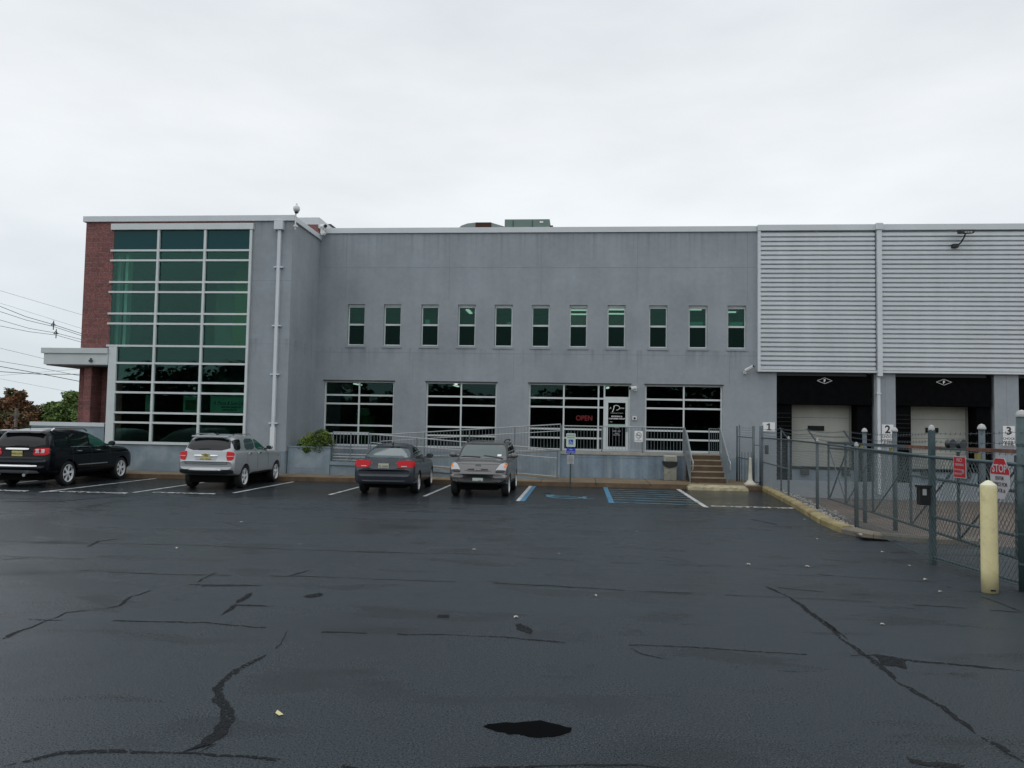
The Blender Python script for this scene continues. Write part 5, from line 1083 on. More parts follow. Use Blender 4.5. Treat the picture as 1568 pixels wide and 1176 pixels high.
def decal(bvh, view, poly, off=.006, thick=.012, step=.05, sm=1):
    step = min(step, .04)
    P = smooth_poly(list(poly), sm, .18) if sm else list(poly)
    D = []
    for a, b in zip(P, P[1:]+P[:1]):
        L = math.hypot(b[0]-a[0], b[1]-a[1]); k = max(1, int(L/step)); D += [(a[0]+(b[0]-a[0])*i/k, a[1]+(b[1]-a[1])*i/k) for i in range(k)]
    xs_, zs_ = [p[0] for p in D], [p[1] for p in D]; pts = [Vector(p) for p in D]; ne = len(D)
    def inside(x, z):
        c_ = False
        for i in range(ne):
            a, b = D[i], D[i-1]
            if (a[1] > z) != (b[1] > z) and x < (b[0]-a[0])*(z-a[1])/(b[1]-a[1])+a[0]: c_ = not c_
        return c_
    x = min(xs_)+step*.6
    while x < max(xs_):
        z = min(zs_)+step*.6
        while z < max(zs_):
            if inside(x, z) and min((p[0]-x)**2+(p[1]-z)**2 for p in D) > (step*.35)**2: pts.append(Vector((x, z)))
            z += step
        x += step
    r_ = geometry.delaunay_2d_cdt(pts, [(i, (i+1) % ne) for i in range(ne)], [], 1, 1e-5)
    V, E_, F_ = r_[0], r_[1], r_[2]
    out = []
    dirs = {'R': (Vector((1, 0, 0)), lambda a, b: Vector((3, a, b))), 'L': (Vector((-1, 0, 0)), lambda a, b: Vector((-3, a, b))),
            'rear': (Vector((0, -1, 0)), lambda a, b: Vector((a, -4, b))), 'front': (Vector((0, 1, 0)), lambda a, b: Vector((a, 9, b))), 'top': (Vector((0, 0, 1)), lambda a, b: Vector((a, b, 4)))}
    dn, fn = dirs[view]
    for v in V:
        o = fn(v.x, v.y); hit, nn, _, _ = bvh.ray_cast(o, -dn)
        if hit is None: hit, nn, _, _ = bvh.find_nearest(o-dn*(2 if view in 'RL' else 3.5))
        out.append(hit+dn*off)
    inn = [p-dn*thick for p in out]; n = len(out); mb = MB()
    fs = [tuple(f) for f in F_]; ed = {}
    for f in fs:
        for a, b in zip(f, f[1:]+f[:1]): ed[(a, b)] = 1
    side = [(a, b, b+n, a+n) for a, b in ed if (b, a) not in ed]
    mb.add(out, fs); mb.add(inn, [f[::-1] for f in fs]); mb.v += out+inn; q_ = 2*n; mb.f += [(a+q_, b+q_, c-n+n+q_, d+q_) for a, b, c, d in side]; mb.m += [0]*len(side); return mb
tyre_m = mat('tyre', (.012, .012, .013), .75, var=.15, vs=8); rim_m = mat('alloy', (.72, .73, .74), .35, metal=.1); rim_d = mat('rim_dark', (.035, .035, .037), .6)
well_m = mat('wheel_well', (.004, .004, .004), .95, spec=.1); clad_m = mat('black_plastic', (.014, .014, .015), .55)
cglass = mat('car_glass', (.006, .008, .009), .04, spec=.4); cglass_l = mat('car_glass_clear', (.055, .085, .085), .05, spec=.7); cglass_g = mat('car_glass_green', (.018, .09, .065), .08, spec=.5)
cglass_b = mat('car_glass_bright', (.10, .13, .13), .03, spec=1.0)
chrome = mat('chrome', (.75, .75, .76), .15, metal=1); lamp_red = mat('lamp_red', (.50, .006, .012), .2, spec=.25); lamp_clear = mat('lamp_clear', (.42, .43, .44), .12, spec=.6, coat=.3)
lamp_amber = mat('lamp_amber', (.75, .20, .03), .2, coat=.4); plate_y = mat('plate_yellow', (.50, .46, .16), .5); plate_w = mat('plate_pale', (.5, .5, .45), .5)
def wheel(par, x, y, R, side, spokes=10, twin=False, wd=.22):
    mb = MB(); w = wd/2; a = Vector((side, 0, 0)); r0_ = R*.70
    mb.lathe([(r0_, -w), (R*.93, -w), (R*.985, -w*.8), (R, -w*.5), (R, w*.5), (R*.985, w*.8), (R*.93, w), (r0_*1.02, w), (r0_, w*.86)], (x, y, R), 36, ax=a, cap=False)
    wo = mb.build('wheel', tyre_m, par, smooth=False, local=True)
    mb = MB(); o = Vector((x, y, R))
    mb.lathe([(r0_*1.0, w*.55), (r0_*1.03, w*.98), (r0_*.95, w*1.02), (r0_*.9, w*.5)], o, 36, 0, a, cap=False)
    mb.lathe([(0, w*.15), (r0_*.93, w*.15)], o, 24, 1, a)
    mb.lathe([(r0_*.23, w*.5), (r0_*.22, w*.95), (r0_*.12, w*1.0), (0, w*1.0)], o, 14, 0, a)
    for k in range(spokes):
        for dl in ((-.09, .09) if twin else (0,)):
            an = 2*math.pi*k/spokes+.2; u = Vector((0, math.cos(an), math.sin(an))); an2 = an+dl; v = Vector((0, math.cos(an2), math.sin(an2)))
            p0, p1 = o+u*r0_*.15+a*w*.85, o+v*r0_*.95+a*w*.8; tn = Vector((0, -math.sin(an2), math.cos(an2))); s0, s1 = r0_*(.06 if twin else .11), r0_*(.085 if twin else .16)
            mb.add([p0-tn*s0, p0+tn*s0, p1+tn*s1, p1-tn*s1, p0-tn*s0-a*.03, p0+tn*s0-a*.03, p1+tn*s1-a*.03, p1-tn*s1-a*.03], [(0, 1, 2, 3), (0, 4, 5, 1), (1, 5, 6, 2), (2, 6, 7, 3), (3, 7, 4, 0)], 0)
    mb.build('rim', [rim_m, rim_d], wo, local=True)
import bmesh
def fix_normals(me):
    bm = bmesh.new(); bm.from_mesh(me); bmesh.ops.remove_doubles(bm, verts=bm.verts, dist=1e-5); bmesh.ops.recalc_face_normals(bm, faces=bm.faces); bm.to_mesh(me); bm.free()
def cut_arches(o, spec, R, w):
    c_ = MB()
    for y in spec:
        for s_ in (-1, 1): c_.lathe([(R, -.25), (R, .35)], (s_*w, y, R-.06), 40, ax=(s_, 0, 0))
    co = c_.build('cut', well_m, local=True); co.parent = o.parent; fix_normals(co.data); fix_normals(o.data); md = o.modifiers.new('b', 'BOOLEAN'); md.operation = 'DIFFERENCE'; md.object = co; md.solver = 'EXACT'
    bpy.context.view_layer.update(); me = bpy.data.meshes.new_from_object(o.evaluated_get(bpy.context.evaluated_depsgraph_get()))
    o.modifiers.clear(); old = o.data; o.data = me; bpy.data.objects.remove(co); return o
def make_car(name, label, loc, rz, paint, K):
    global DZ
    DZ = K.get('dz', 0); bel = K['st'][2][2]; rf = K['cabin'][-1][0]; zm_ = lambda z: z+DZ*(1 if z < bel else max(0, (rf-z)/(rf-bel)))
    K['st'] = [(r[0], zm_(r[1]), zm_(r[2]), zm_(r[3]))+tuple(r[4:]) for r in K['st']]; K['cabin'] = [(zm_(r[0]),)+tuple(r[1:]) for r in K['cabin']]
    t = thing(name, label, 'car', (loc[0], loc[1], 0), rotz=rz)
    L = car_body(K['st'], K.get('bow_r', .12), K.get('bow_f', .22))
    low = L.build('body', paint, t, local=True, smooth=True)
    full = MB(); full.v, full.f, full.m = list(L.v), list(L.f), list(L.m); cb = MB(); cabin(cb, K['cabin']); full.add(cb.v, cb.f)
    bvh = BVHTree.FromPolygons([Vector(v) for v in full.v], [tuple(f) for f in full.f])
    low.modifiers.clear(); cut_arches(low, (0, K['wb']), K['R']+.055, K['w'])
    # join greenhouse shell to body mesh
    me = low.data; vs_ = [v.co[:] for v in me.vertices]; fs_ = [tuple(p.vertices) for p in me.polygons]; ms_ = [p.material_index for p in me.polygons]
    k = len(vs_); nv, nf = vs_+list(cb.v), fs_+[tuple(i+k for i in f) for f in cb.f]
    m2 = bpy.data.meshes.new('body'); m2.from_pydata(nv, [], nf); m2.materials.append(paint); m2.materials.append(well_m)
    m2.polygons.foreach_set('material_index', [min(q, 1) for q in ms_]+[0]*len(cb.f)); m2.polygons.foreach_set('use_smooth', [True]*len(nf)); m2.update()
    low.data = m2
    try: m2.set_sharp_from_angle(angle=math.radians(32))
    except Exception: pass
    def dc(nm, view, poly, m, off=.006, par=t, sm=1, step=.05, thick=.012):
        if view != 'top': poly = [(p[0], zm_(p[1])) for p in poly]
        return decal(bvh, view, poly, off, thick, step, sm).build(nm, m, par, local=True, smooth=True)
    wx = K['w']-.12
    for y in (0, K['wb']):
        for s_ in (-1, 1): wheel(t, s_*(wx), y, K['R'], s_, K.get('spokes', 10), K.get('twin', False))
    ub = MB(); ub.box(-K['w']+.3, K['w']-.3, K['st'][0][0]+.3, K['st'][-1][0]-.3, .2, .42)
    for y in (0, K['wb']):
        ub.box(-K['w']+.22, K['w']-.22, y-.4, y+.4, .25, .75)
    ub.build('underbody', well_m, t, local=True)
    return t, dc, bvh
def mirrorx(P): return [(-x, z) for x, z in P][::-1]
def wing_mirror(t, x, y, z, paint, s_=1, glass_m=None, back=True):
    z += DZ
    c_ = MB(); c_.lathe([(.0, -.07), (.06, -.06), (.085, -.02), (.085, .02), (.07, .05), (0, .055)], (0, 0, 0), 14, ax=(0, 1, 0))
    c_.v = [(x+s_*(v[0]*1.35+.1), y+v[1], z+v[2]*.95) for v in c_.v]; o = c_.build('wing_mirror', paint, t, local=True, smooth=True)
    MB().box(min(x-s_*.08, x+s_*.06), max(x-s_*.08, x+s_*.06), y-.02, y+.03, z-.07, z-.03).build('stalk', clad_m, o, local=True)
    g_ = MB(); g_.lathe([(0, 0), (.066, 0)], (0, 0, 0), 14, ax=(0, 1, 0)); g_.v = [(x+s_*(v[0]*1.35+.1), y-.072, z+v[2]*.95) for v in g_.v]; g_.build('mirror_glass', cglass_l, o, local=True)
def plate(t, x, y, z, txt, m, face=-1, w=.31, h=.16):
    z += DZ
    o = MB().box(x-w/2, x+w/2, min(y, y-face*.012), max(y, y-face*.012), z-h/2, z+h/2).build('number_plate', m, t, local=True, bevel=0)
    ux = (1, 0, 0) if face < 0 else (-1, 0, 0)
    MB().text(txt, .085, (x, y+face*.003, z-.035), ux, (0, 0, 1)).build('characters', mat('plate_ink', (.03, .035, .03), .6), o, local=True)
def rear_y(bvh, x, z): return bvh.ray_cast(Vector((x, -4, z+DZ)), Vector((0, 1, 0)))[0].y
def front_y(bvh, x, z): return bvh.ray_cast(Vector((x, 9, z+DZ)), Vector((0, -1, 0)))[0].y

# ---- silver compact SUV
silver = mat('paint_silver', (.36, .385, .40), .30, metal=.4, coat=.35)
w_ = .915; ro = .95
st = [(-ro, .50, .74, .75, .80, .4), (-ro+.05, .40, .80, .82, .865, .4), (-ro+.10, .36, 1.04, 1.06, .885, .7), (-ro+.35, .30, 1.06, 1.08, .905, 1), (.0, .28, 1.06, 1.09, w_, 1), (1.0, .27, 1.035, 1.06, .905, 1), (2.2, .27, 1.01, 1.05, .905, 1), (2.75, .28, .985, 1.06, w_, .9), (3.25, .30, .94, 1.03, .90, .8), (3.6, .34, .84, .90, .86, .6), (3.80, .42, .70, .74, .76, .4)]
cab = [(.98, -.80, 2.42, .80, .20, 0), (1.06, -.77, 2.25, .795, .20, 0), (1.30, -.65, 1.80, .745, .20, 0), (1.54, -.50, 1.32, .675, .20, .02), (1.61, -.47, 1.10, .63, .22, .05), (1.655, -.36, .95, .52, .22, .05), (1.68, -.15, .7, .35, .2, .03)]
t, dc, bv = make_car('silver_suv', 'silver compact SUV parked nose to the tower, seen from behind', (-11.47, 24.05), .045, silver, dict(st=st, cabin=cab, wb=2.86, dz=.11, R=.36, w=.90, spokes=5, twin=True))
dc('rear_window', 'rear', [(-.70, 1.10), (.70, 1.10), (.60, 1.535), (-.60, 1.535)], cglass, .010)
for v in ('R', 'L'):
    dc('side_window', v, [(-.62, 1.10), (-.17, 1.11), (-.03, 1.50), (-.36, 1.50), (-.55, 1.44)], cglass)
    dc('side_window', v, [(.18, 1.10), (1.0, 1.09), (1.0, 1.51), (.26, 1.52)], cglass_l); dc('side_window', v, [(1.08, 1.09), (1.95, 1.075), (1.35, 1.44), (1.08, 1.51)], cglass_g if v == 'R' else cglass_l)
    for yy in (.14, 1.04, 2.02): dc('door_seam', v, [(yy, .45), (yy+.014, .45), (yy+.014, 1.05), (yy, 1.05)], clad_m, .002, sm=0)
    for yy in (.32, 1.2): dc('door_handle', v, [(yy, .955), (yy+.20, .955), (yy+.20, .985), (yy, .985)], chrome, .03, thick=.03)
    dc('sill_cladding', v, [(.46, .28), (2.42, .28), (2.42, .36), (.46, .36)], clad_m, .01)
TL = [(.62, .90), (.66, .78), (.83, .80), (.86, 1.02), (.67, 1.07), (.62, 1.04)]
for P in (TL, mirrorx(TL)):
    q = dc('tail_light', 'rear', P, lamp_red, .015, step=.03); s_ = 1 if P is TL else -1
    dc('reverse_lens', 'rear', [(s_*.64, .90), (s_*.84, .90), (s_*.84, .925), (s_*.64, .925)], mat('lens_pink', (.7, .25, .25), .2), .02, par=q, sm=0, step=.03)
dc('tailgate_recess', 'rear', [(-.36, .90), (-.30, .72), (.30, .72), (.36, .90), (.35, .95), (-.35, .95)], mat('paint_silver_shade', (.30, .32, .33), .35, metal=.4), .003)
dc('chrome_bar', 'rear', [(-.37, .915), (.37, .915), (.37, .95), (-.37, .95)], chrome, .022, sm=1)
y_ = min(rear_y(bv, 0, .82), rear_y(bv, 0, .74)); plate(t, 0, y_-.015, .815, 'V31-FMH', plate_y)
MB().add([(-.13, y_-.035, .935), (-.05, y_-.035, .935), (-.045, y_-.035, .915), (.045, y_-.035, .915), (.05, y_-.035, .935), (.13, y_-.035, .935), (.12, y_-.035, .965), (.05, y_-.035, .965), (.045, y_-.035, .985), (-.045, y_-.035, .985), (-.05, y_-.035, .965), (-.12, y_-.035, .965)], [tuple(range(12))]).build('emblem', mat('gold', (.45, .33, .08), .3, metal=.8), t, local=True).location.z = DZ
dc('tailgate_seam', 'rear', [(-.66, .655), (.66, .655), (.66, .668), (-.66, .668)], clad_m, .002, sm=0)
for s_ in (-1, 1): dc('tailgate_seam', 'rear', [(s_*.62, .67), (s_*.66, .78), (s_*.672, .78), (s_*.633, .67)][::s_], clad_m, .002, sm=0, step=.03)
dc('rear_bumper_trim', 'rear', [(-.84, .36), (.84, .36), (.84, .50), (.5, .50), (.46, .53), (-.46, .53), (-.5, .50), (-.84, .50)], clad_m, .012)
dc('skid_plate', 'rear', [(-.50, .47), (.50, .47), (.46, .55), (-.46, .55)], mat('paint_silver_b', (.46, .48, .49), .3, metal=.4), .03)
MB().tube([(-.26, rear_y(bv, .2, 1.12)-.03, 1.125), (.0, rear_y(bv, 0, 1.16)-.03, 1.14), (.10, rear_y(bv, 0, 1.16)-.03, 1.13)], .016, 6).build('wiper', clad_m, t, local=True).location.z = DZ
MB().slab([(-.58, 0), (.58, 0), (.62, .16), (-.62, .16)], (0, -.64, 1.60), (1, 0, 0), (0, 1, .07), (0, .004, .035)).build('spoiler', silver, t, local=True, bevel=.01)
for s_ in (-1, 1): MB().tube([(s_*.60, -.35, 1.655), (s_*.60, -.2, 1.69), (s_*.60, 1.0, 1.68), (s_*.59, 1.15, 1.63)], .018, 6).build('roof_rail', chrome, t, local=True)
for s_ in (-1, 1): wing_mirror(t, s_*.87, 1.92, 1.13, silver, s_)
dc('shark_fin', 'top', [(-.02, -.15), (.02, -.15), (.01, .0), (-.01, .0)], clad_m, .05, thick=.05, sm=0, step=.03)

# ---- black three row SUV
black = mat('paint_black', (.0025, .0035, .0055), .15, spec=.2, coat=.0)
st = [(-1.10, .52, .80, .81, .86, .4), (-1.05, .40, .84, .86, .93, .4), (-1.0, .36, 1.08, 1.10, .955, .7), (-.7, .30, 1.13, 1.16, .985, 1), (.0, .28, 1.12, 1.15, .995, 1), (1.2, .27, 1.10, 1.13, .99, 1), (2.4, .27, 1.07, 1.12, .985, 1), (3.0, .28, 1.05, 1.13, .99, .9), (3.5, .30, 1.0, 1.10, .97, .8), (3.85, .34, .88, .94, .92, .6), (4.0, .44, .72, .76, .82, .4)]
cab = [(1.04, -.98, 2.70, .88, .20, 0), (1.13, -.95, 2.5, .875, .20, 0), (1.38, -.86, 2.02, .82, .20, 0), (1.60, -.74, 1.55, .745, .20, .02), (1.68, -.72, 1.32, .70, .22, .05), (1.74, -.6, 1.1, .58, .22, .05), (1.77, -.35, .8, .38, .2, .03)]
t, dc, bv = make_car('black_suv', 'large black SUV with chrome wheels and bright tail lights beside the low wall', (-16.93, 23.3), .04, black, dict(st=st, cabin=cab, wb=3.02, dz=.06, R=.385, w=.975, spokes=6, twin=True))
dc('rear_window', 'rear', [(-.80, 1.17), (.80, 1.17), (.66, 1.60), (-.66, 1.60)], cglass_b if False else cglass, .010)
for v in ('R', 'L'):
    dc('side_window', v, [(-.82, 1.18), (.08, 1.18), (.12, 1.58), (-.55, 1.58), (-.74, 1.50)], cglass); dc('side_window', v, [(.20, 1.175), (1.16, 1.165), (1.16, 1.58), (.22, 1.60)], cglass)
    dc('side_window', v, [(1.25, 1.165), (2.30, 1.15), (1.72, 1.50), (1.25, 1.58)], cglass_g if v == 'R' else cglass)
    dc('window_trim', v, [(.2, 1.145), (2.35, 1.12), (2.35, 1.14), (.2, 1.165)], chrome, .012, sm=0)
    dc('side_moulding', v, [(.45, .56), (2.1, .56), (2.1, .585), (.45, .585)], chrome, .012, sm=0)
    for yy in (.16, 1.2, 2.3): dc('door_seam', v, [(yy, .45), (yy+.014, .45), (yy+.014, 1.12), (yy, 1.12)], clad_m, .002, sm=0)
    for yy in (.4, 1.45): dc('door_handle', v, [(yy, 1.0), (yy+.22, 1.0), (yy+.22, 1.03), (yy, 1.03)], chrome, .03, thick=.03)
TL = [(.48, .90), (.90, .92), (.97, 1.08), (.88, 1.14), (.50, 1.12)]
for P in (TL, mirrorx(TL)):
    q = dc('tail_light', 'rear', P, lamp_red, .015, step=.04); s_ = 1 if P is TL else -1
    for a, b in ((.54, .66), (.70, .80)): dc('reverse_lens', 'rear', [(s_*a, .98), (s_*b, .98), (s_*b, 1.10), (s_*a, 1.10)][::s_], mat('lens_clear_pale', (.62, .50, .52), .2), .022, par=q, sm=0, step=.04)
dc('chrome_bar', 'rear', [(-.36, 1.075), (.36, 1.075), (.36, 1.13), (-.36, 1.13)], chrome, .03)
dc('bumper_strip', 'rear', [(-.9, .57), (.62, .57), (.62, .62), (-.9, .62)], chrome, .02, sm=1)
dc('bumper_step', 'rear', [(-.85, .70), (.88, .70), (.85, .80), (-.85, .80)], mat('paint_black_matt', (.05, .06, .068), .45), .012)
dc('lower_valance', 'rear', [(-.7, .36), (.7, .36), (.62, .46), (-.62, .46)], mat('valance_grey', (.12, .125, .13), .4), .02)
MB().tube([(.30, -1.14, .38), (.30, -.95, .38)], .05, 10).build('exhaust', chrome, t, local=True)
y_ = rear_y(bv, 0, .96); plate(t, .0, y_-.02, .96, 'M40-EAR', plate_y, w=.33)
MB().tube([(-.28, rear_y(bv, .2, 1.2)-.03, 1.17), (0, rear_y(bv, 0, 1.2)-.04, 1.20), (.3, rear_y(bv, .3, 1.2)-.03, 1.20)], .018, 6).build('wiper', clad_m, t, local=True).location.z = DZ
MB().slab([(-.66, 0), (.66, 0), (.70, .2), (-.70, .2)], (0, -.93, 1.675), (1, 0, 0), (0, 1, .06), (0, .004, .04)).build('spoiler', mat('paint_spoiler', (.30, .31, .32), .3, coat=.5), t, local=True, bevel=.01)
MB().tube([(.02, -.5, 1.74), (-.02, -.75, 1.95)], .008, 5).build('aerial', clad_m, t, local=True)
for s_ in (-1, 1): MB().tube([(s_*.66, -.5, 1.70), (s_*.66, -.35, 1.78), (s_*.66, 1.2, 1.76), (s_*.65, 1.38, 1.69)], .022, 6).build('roof_rail', chrome if s_ > 0 else clad_m, t, local=True)
for s_ in (-1, 1): wing_mirror(t, s_*.93, 2.25, 1.22, black, s_)

# ---- grey saloon
grey = mat('paint_grey', (.045, .054, .066), .25, metal=.25, coat=.25, spec=.3)
st = [(-1.10, .50, .70, .71, .78, .4), (-1.05, .34, .80, .82, .86, .4), (-1.0, .28, .98, 1.0, .89, .6), (-.75, .24, 1.02, 1.055, .905, .9), (.0, .22, .98, 1.04, .915, 1), (1.0, .21, .93, 1.0, .91, 1), (2.1, .21, .91, .98, .91, 1), (2.7, .22, .88, .96, .915, .9), (3.2, .24, .80, .89, .89, .8), (3.5, .28, .70, .76, .84, .6), (3.68, .36, .58, .62, .74, .4)]
cab = [(.94, -.72, 2.25, .74, .22, 0), (1.04, -.50, 2.0, .735, .22, 0), (1.20, -.16, 1.65, .68, .22, 0), (1.36, .16, 1.28, .60, .22, .01), (1.42, .30, 1.08, .55, .22, .03), (1.475, .42, .9, .45, .22, .02), (1.50, .5, .78, .3, .2, .01)]
t, dc, bv = make_car('grey_saloon', 'dark grey saloon car with red tail lights parked nose to the ramp', (-5.84, 23.85), .05, grey, dict(st=st, cabin=cab, wb=2.73, dz=.045, R=.33, w=.905, spokes=7, twin=False, bow_r=.14))
dc('rear_window', 'rear', [(-.68, 1.045), (.68, 1.045), (.62, 1.22), (.50, 1.34), (-.50, 1.34), (-.62, 1.22)], cglass_b, .006)
dc('window_band', 'rear', [(-.52, 1.345), (.52, 1.345), (.47, 1.395), (-.47, 1.395)], cglass, .010)
for v in ('R', 'L'):
    dc('side_window', v, [(-.10, 1.04), (.72, 1.03), (.72, 1.36), (.34, 1.355), (.05, 1.22)], cglass); dc('side_window', v, [(.80, 1.03), (1.78, 1.01), (1.25, 1.28), (.80, 1.36)], cglass_l)
    dc('window_trim', v, [(-.15, 1.012), (1.85, .985), (1.85, .998), (-.15, 1.025)], chrome, .012, sm=0)
    for yy in (.10, .78, 1.85): dc('door_seam', v, [(yy, .4), (yy+.012, .4), (yy+.012, .97), (yy, .97)], clad_m, .002, sm=0)
    for yy in (.25, 1.0): dc('door_handle', v, [(yy, .86), (yy+.2, .86), (yy+.2, .885), (yy, .885)], grey, .03, thick=.03)
TL = [(.40, .90), (.46, .76), (.84, .77), (.90, .93), (.80, .98), (.42, .97)]
for P in (TL, mirrorx(TL)):
    q = dc('tail_light', 'rear', P, lamp_red, .015, step=.03); s_ = 1 if P is TL else -1
    dc('reverse_lens', 'rear', [(s_*.52, .80), (s_*.68, .80), (s_*.68, .82), (s_*.52, .82)][::s_], lamp_clear, .02, par=q, sm=0, step=.03)
for v, s_ in (('R', 1), ('L', -1)): dc('tail_light', v, [(-1.04, .79), (-.72, .84), (-.78, .95), (-1.02, .97)], lamp_red, .012, step=.03)
dc('bumper_recess', 'rear', [(-.66, .66), (.66, .66), (.60, .77), (-.60, .77)], mat('recess_black', (.006, .006, .007), .4), .003)
dc('boot_panel', 'rear', [(-.44, .72), (.44, .72), (.38, .90), (-.38, .90)], grey, .012)
dc('bumper_trim', 'rear', [(-.6, .36), (.6, .36), (.66, .385), (-.66, .385)], chrome, .012, sm=0)
dc('lower_valance', 'rear', [(-.74, .24), (.74, .24), (.7, .33), (-.7, .33)], clad_m, .01)
y_ = min(rear_y(bv, 0, .80), rear_y(bv, 0, .86)); plate(t, 0, y_-.03, .81, 'PJ 330N', mat('plate_cream', (.46, .48, .36), .5))
MB().tube([(.055*math.cos(a), rear_y(bv, 0, .95)-.012, .955+.035*math.sin(a)) for a in [k*math.pi/8 for k in range(17)]], .006, 5).text('H', .06, (0, rear_y(bv, 0, .95)-.016, .935), shear=.4).build('emblem', chrome, t, local=True).location.z = DZ
for s_ in (-1, 1): MB().box(s_*.66-.11, s_*.66+.11, rear_y(bv, .66, 1.0)-.002, rear_y(bv, .66, 1.0)+.01, .985, 1.005).build('badge', chrome, t, local=True).location.z = DZ
for s_ in (-1, 1): wing_mirror(t, s_*.86, 1.75, 1.04, grey, s_)
dc('shark_fin', 'top', [(-.02, .32), (.02, .32), (.01, .48), (-.01, .48)], clad_m, .05, thick=.05, sm=0, step=.03)

# ---- boxy hatchback facing the camera (built nose to +y, turned round)
champ = mat('paint_champagne', (.115, .115, .115), .26, metal=.4, coat=.35); soulb = mat('paint_champagne_side', (.27, .265, .26), .28, metal=.4, coat=.8)
st = [(-.72, .45, .80, .82, .76, .4), (-.66, .34, .98, 1.0, .83, .5), (-.55, .28, 1.04, 1.06, .86, .8), (.0, .25, 1.05, 1.08, .885, 1), (1.0, .24, 1.0, 1.05, .88, 1), (2.0, .24, .97, 1.04, .88, 1), (2.5, .25, .96, 1.055, .89, .9), (2.9, .27, .93, 1.02, .88, .8), (3.15, .30, .88, .95, .86, .5), (3.28, .33, .74, .78, .83, .4), (3.38, .38, .60, .62, .76, .4)]
cab = [(.98, -.62, 2.42, .78, .2, 0), (1.07, -.60, 2.30, .775, .2, 0), (1.3, -.56, 2.02, .735, .2, 0), (1.48, -.52, 1.80, .69, .2, .01), (1.56, -.50, 1.68, .655, .2, .03), (1.60, -.4, 1.5, .56, .2, .03), (1.62, -.2, 1.2, .4, .2, .02)]
t, dc, bv = make_car('boxy_hatchback', 'boxy champagne grey hatchback parked facing the camera beside the accessible bay', (-3.0, 26.2), math.pi, champ, dict(st=st, cabin=cab, wb=2.55, dz=.065, R=.325, w=.875, spokes=5, twin=True, bow_f=.16))
dc('windscreen', 'front', [(-.70, 1.09), (.70, 1.09), (.60, 1.48), (-.60, 1.48)], cglass_l, .006)
dc('roof_band', 'front', [(-.63, 1.485), (.63, 1.485), (.60, 1.53), (-.60, 1.53)], clad_m, .006)
for v in ('R', 'L'):
    dc('side_window', v, [(-.5, 1.10), (.0, 1.10), (.0, 1.46), (-.42, 1.46)], cglass); dc('side_window', v, [(.08, 1.09), (.85, 1.07), (.85, 1.49), (.08, 1.48)], cglass); dc('side_window', v, [(.93, 1.07), (1.95, 1.04), (1.68, 1.40), (1.5, 1.47), (.93, 1.49)], cglass)
    for yy in (.05, .89, 1.95): dc('door_seam', v, [(yy, .4), (yy+.012, .4), (yy+.012, 1.03), (yy, 1.03)], clad_m, .002, sm=0)
    for yy in (.2, 1.1): dc('door_handle', v, [(yy, .90), (yy+.2, .90), (yy+.2, .925), (yy, .925)], champ, .03, thick=.03)
    dc('sill_cladding', v, [(.42, .24), (2.12, .24), (2.12, .36), (.42, .36)], clad_m, .01)
HL = [(.52, .74), (.60, .68), (.80, .70), (.85, .90), (.76, .955), (.64, .90)]
for P in (HL, mirrorx(HL)):
    s_ = 1 if P is HL else -1; q = dc('headlight', 'front', P, lamp_clear, .016, step=.03)
    dc('indicator', 'front', [(s_*.75, .80), (s_*.84, .82), (s_*.85, .90), (s_*.76, .94)][::s_], lamp_amber, .022, par=q, step=.03)
    dc('lamp_base', 'front', [(s_*.52, .67), (s_*.78, .67), (s_*.80, .735), (s_*.54, .745)][::s_], clad_m, .022, par=q, step=.03)
    dc('fog_light', 'front', [(s_*.60, .38), (s_*.70, .38), (s_*.70, .46), (s_*.60, .46)][::s_], mat('fog_black', (.01, .01, .01), .2), .03, sm=2, step=.03)
g_ = dc('grille', 'front', [(-.40, .705), (.40, .705), (.36, .80), (-.36, .80)], champ, .016)
dc('grille_slot', 'front', [(-.32, .725), (.32, .725), (.29, .772), (-.29, .772)], mat('slot_black', (.006, .006, .006), .5), .024, par=g_)
dc('lower_grille', 'front', [(-.46, .30), (.46, .30), (.40, .58), (-.40, .58)], mat('slot_black', (.006, .006, .006), .5), .012)
for s_ in (-1, 1): dc('bumper_panel', 'front', [(s_*.45, .50), (s_*.84, .52), (s_*.84, .60), (s_*.45, .60)][::s_], mat('paint_champagne_light', (.36, .355, .34), .3, metal=.3, coat=.5), .016)
dc('bumper_lower', 'front', [(-.84, .28), (.84, .28), (.84, .51), (-.84, .51)], mat('bumper_dark', (.016, .017, .019), .45), .006)
y_ = front_y(bv, 0, .45); plate(t, 0, front_y(bv, 0, .5)+.03, .42, 'S11-EPU', plate_w, face=1)
MB().box(-.10, .10, front_y(bv, 0, .75)+.018, front_y(bv, 0, .75)+.03, .735, .765).build('grille_bar', mat('grille_bar', (.4, .4, .4), .4), t, local=True).location.z = DZ
MB().tube([(.075*math.cos(a), front_y(bv, 0, .86)+.012, .86+.038*math.sin(a)) for a in [k*math.pi/8 for k in range(17)]], .006, 5).text('KIA', .05, (0, front_y(bv, 0, .86)+.016, .843), (-1, 0, 0), (0, 0, 1)).build('emblem', clad_m, t, local=True).location.z = DZ
dc('hood_seam', 'front', [(-.60, .895), (.60, .895), (.60, .905), (-.60, .905)], clad_m, .002, sm=0)
for s_ in (-1, 1): dc('wiper', 'top', [(s_*.35-.3, 2.36), (s_*.35+.3, 2.30), (s_*.35+.3, 2.32), (s_*.35-.3, 2.385)], clad_m, .02, sm=0)
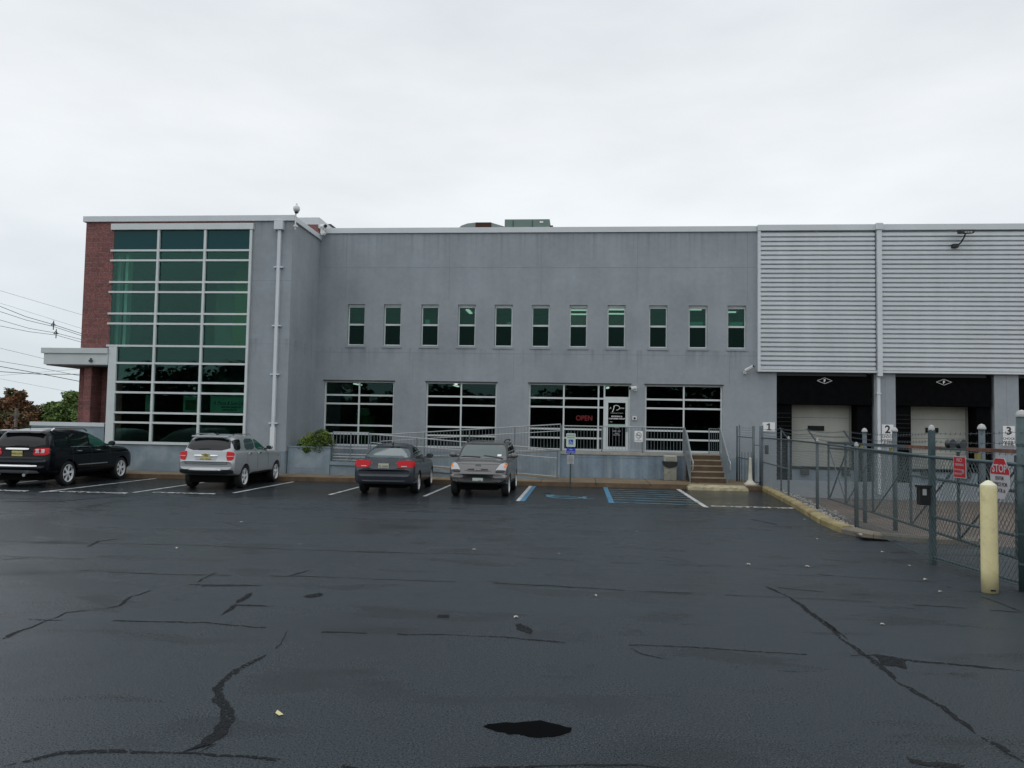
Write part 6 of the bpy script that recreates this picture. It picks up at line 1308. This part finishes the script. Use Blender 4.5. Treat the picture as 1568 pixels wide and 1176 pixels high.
dc('windscreen_sticker', 'front', [(-.58, 1.115), (-.46, 1.115), (-.46, 1.18), (-.58, 1.18)], white_paint, .012, sm=0)
MB().box(-.07, .07, front_y(bv, 0, 1.42)-.02, front_y(bv, 0, 1.42)+.01, 1.39, 1.43).build('rear_view_mirror', white_paint, t, local=True)
for s_ in (-1, 1): MB().tube([(s_*.60, -.3, 1.60), (s_*.60, -.2, 1.655), (s_*.60, 1.3, 1.65), (s_*.59, 1.45, 1.59)], .02, 6).build('roof_rail', clad_m, t, local=True)
for s_ in (-1, 1): wing_mirror(t, s_*.86, 1.98, 1.12, champ if s_ < 0 else champ, s_)

# ---- dark car at the far left edge
st = [(-1.0, .50, .76, .78, .80, .4), (-.9, .36, 1.04, 1.06, .89, .7), (-.6, .30, 1.08, 1.1, .91, 1), (.0, .28, 1.07, 1.1, .92, 1), (1.2, .27, 1.05, 1.08, .91, 1), (2.6, .27, 1.02, 1.08, .91, .9), (3.3, .30, .93, 1.02, .90, .8), (3.7, .36, .72, .78, .80, .5)]
cab = [(1.0, -.85, 2.5, .80, .2, 0), (1.08, -.82, 2.3, .795, .2, 0), (1.34, -.72, 1.85, .745, .2, 0), (1.56, -.6, 1.35, .68, .2, .02), (1.65, -.5, 1.1, .6, .2, .05), (1.70, -.2, .7, .38, .2, .03)]
t, dc, bv = make_car('dark_suv', 'dark SUV at the left edge, mostly hidden behind the large black SUV', (-20.05, 24.3), .03, mat('paint_dark', (.02, .024, .03), .22, coat=.8), dict(st=st, cabin=cab, wb=2.8, R=.35, w=.89, spokes=5))
dc('rear_window', 'rear', [(-.70, 1.12), (.70, 1.12), (.60, 1.5), (-.60, 1.5)], cglass)
for v in ('R', 'L'):
    dc('side_window', v, [(-.6, 1.13), (1.0, 1.12), (1.0, 1.53), (-.35, 1.53)], cglass); dc('side_window', v, [(1.08, 1.12), (2.05, 1.11), (1.45, 1.44), (1.08, 1.53)], cglass_g)
for s_ in (1, -1): dc('tail_light', 'rear', [(s_*.6, .85), (s_*.84, .87), (s_*.86, 1.04), (s_*.62, 1.04)][::s_], lamp_red, .015)
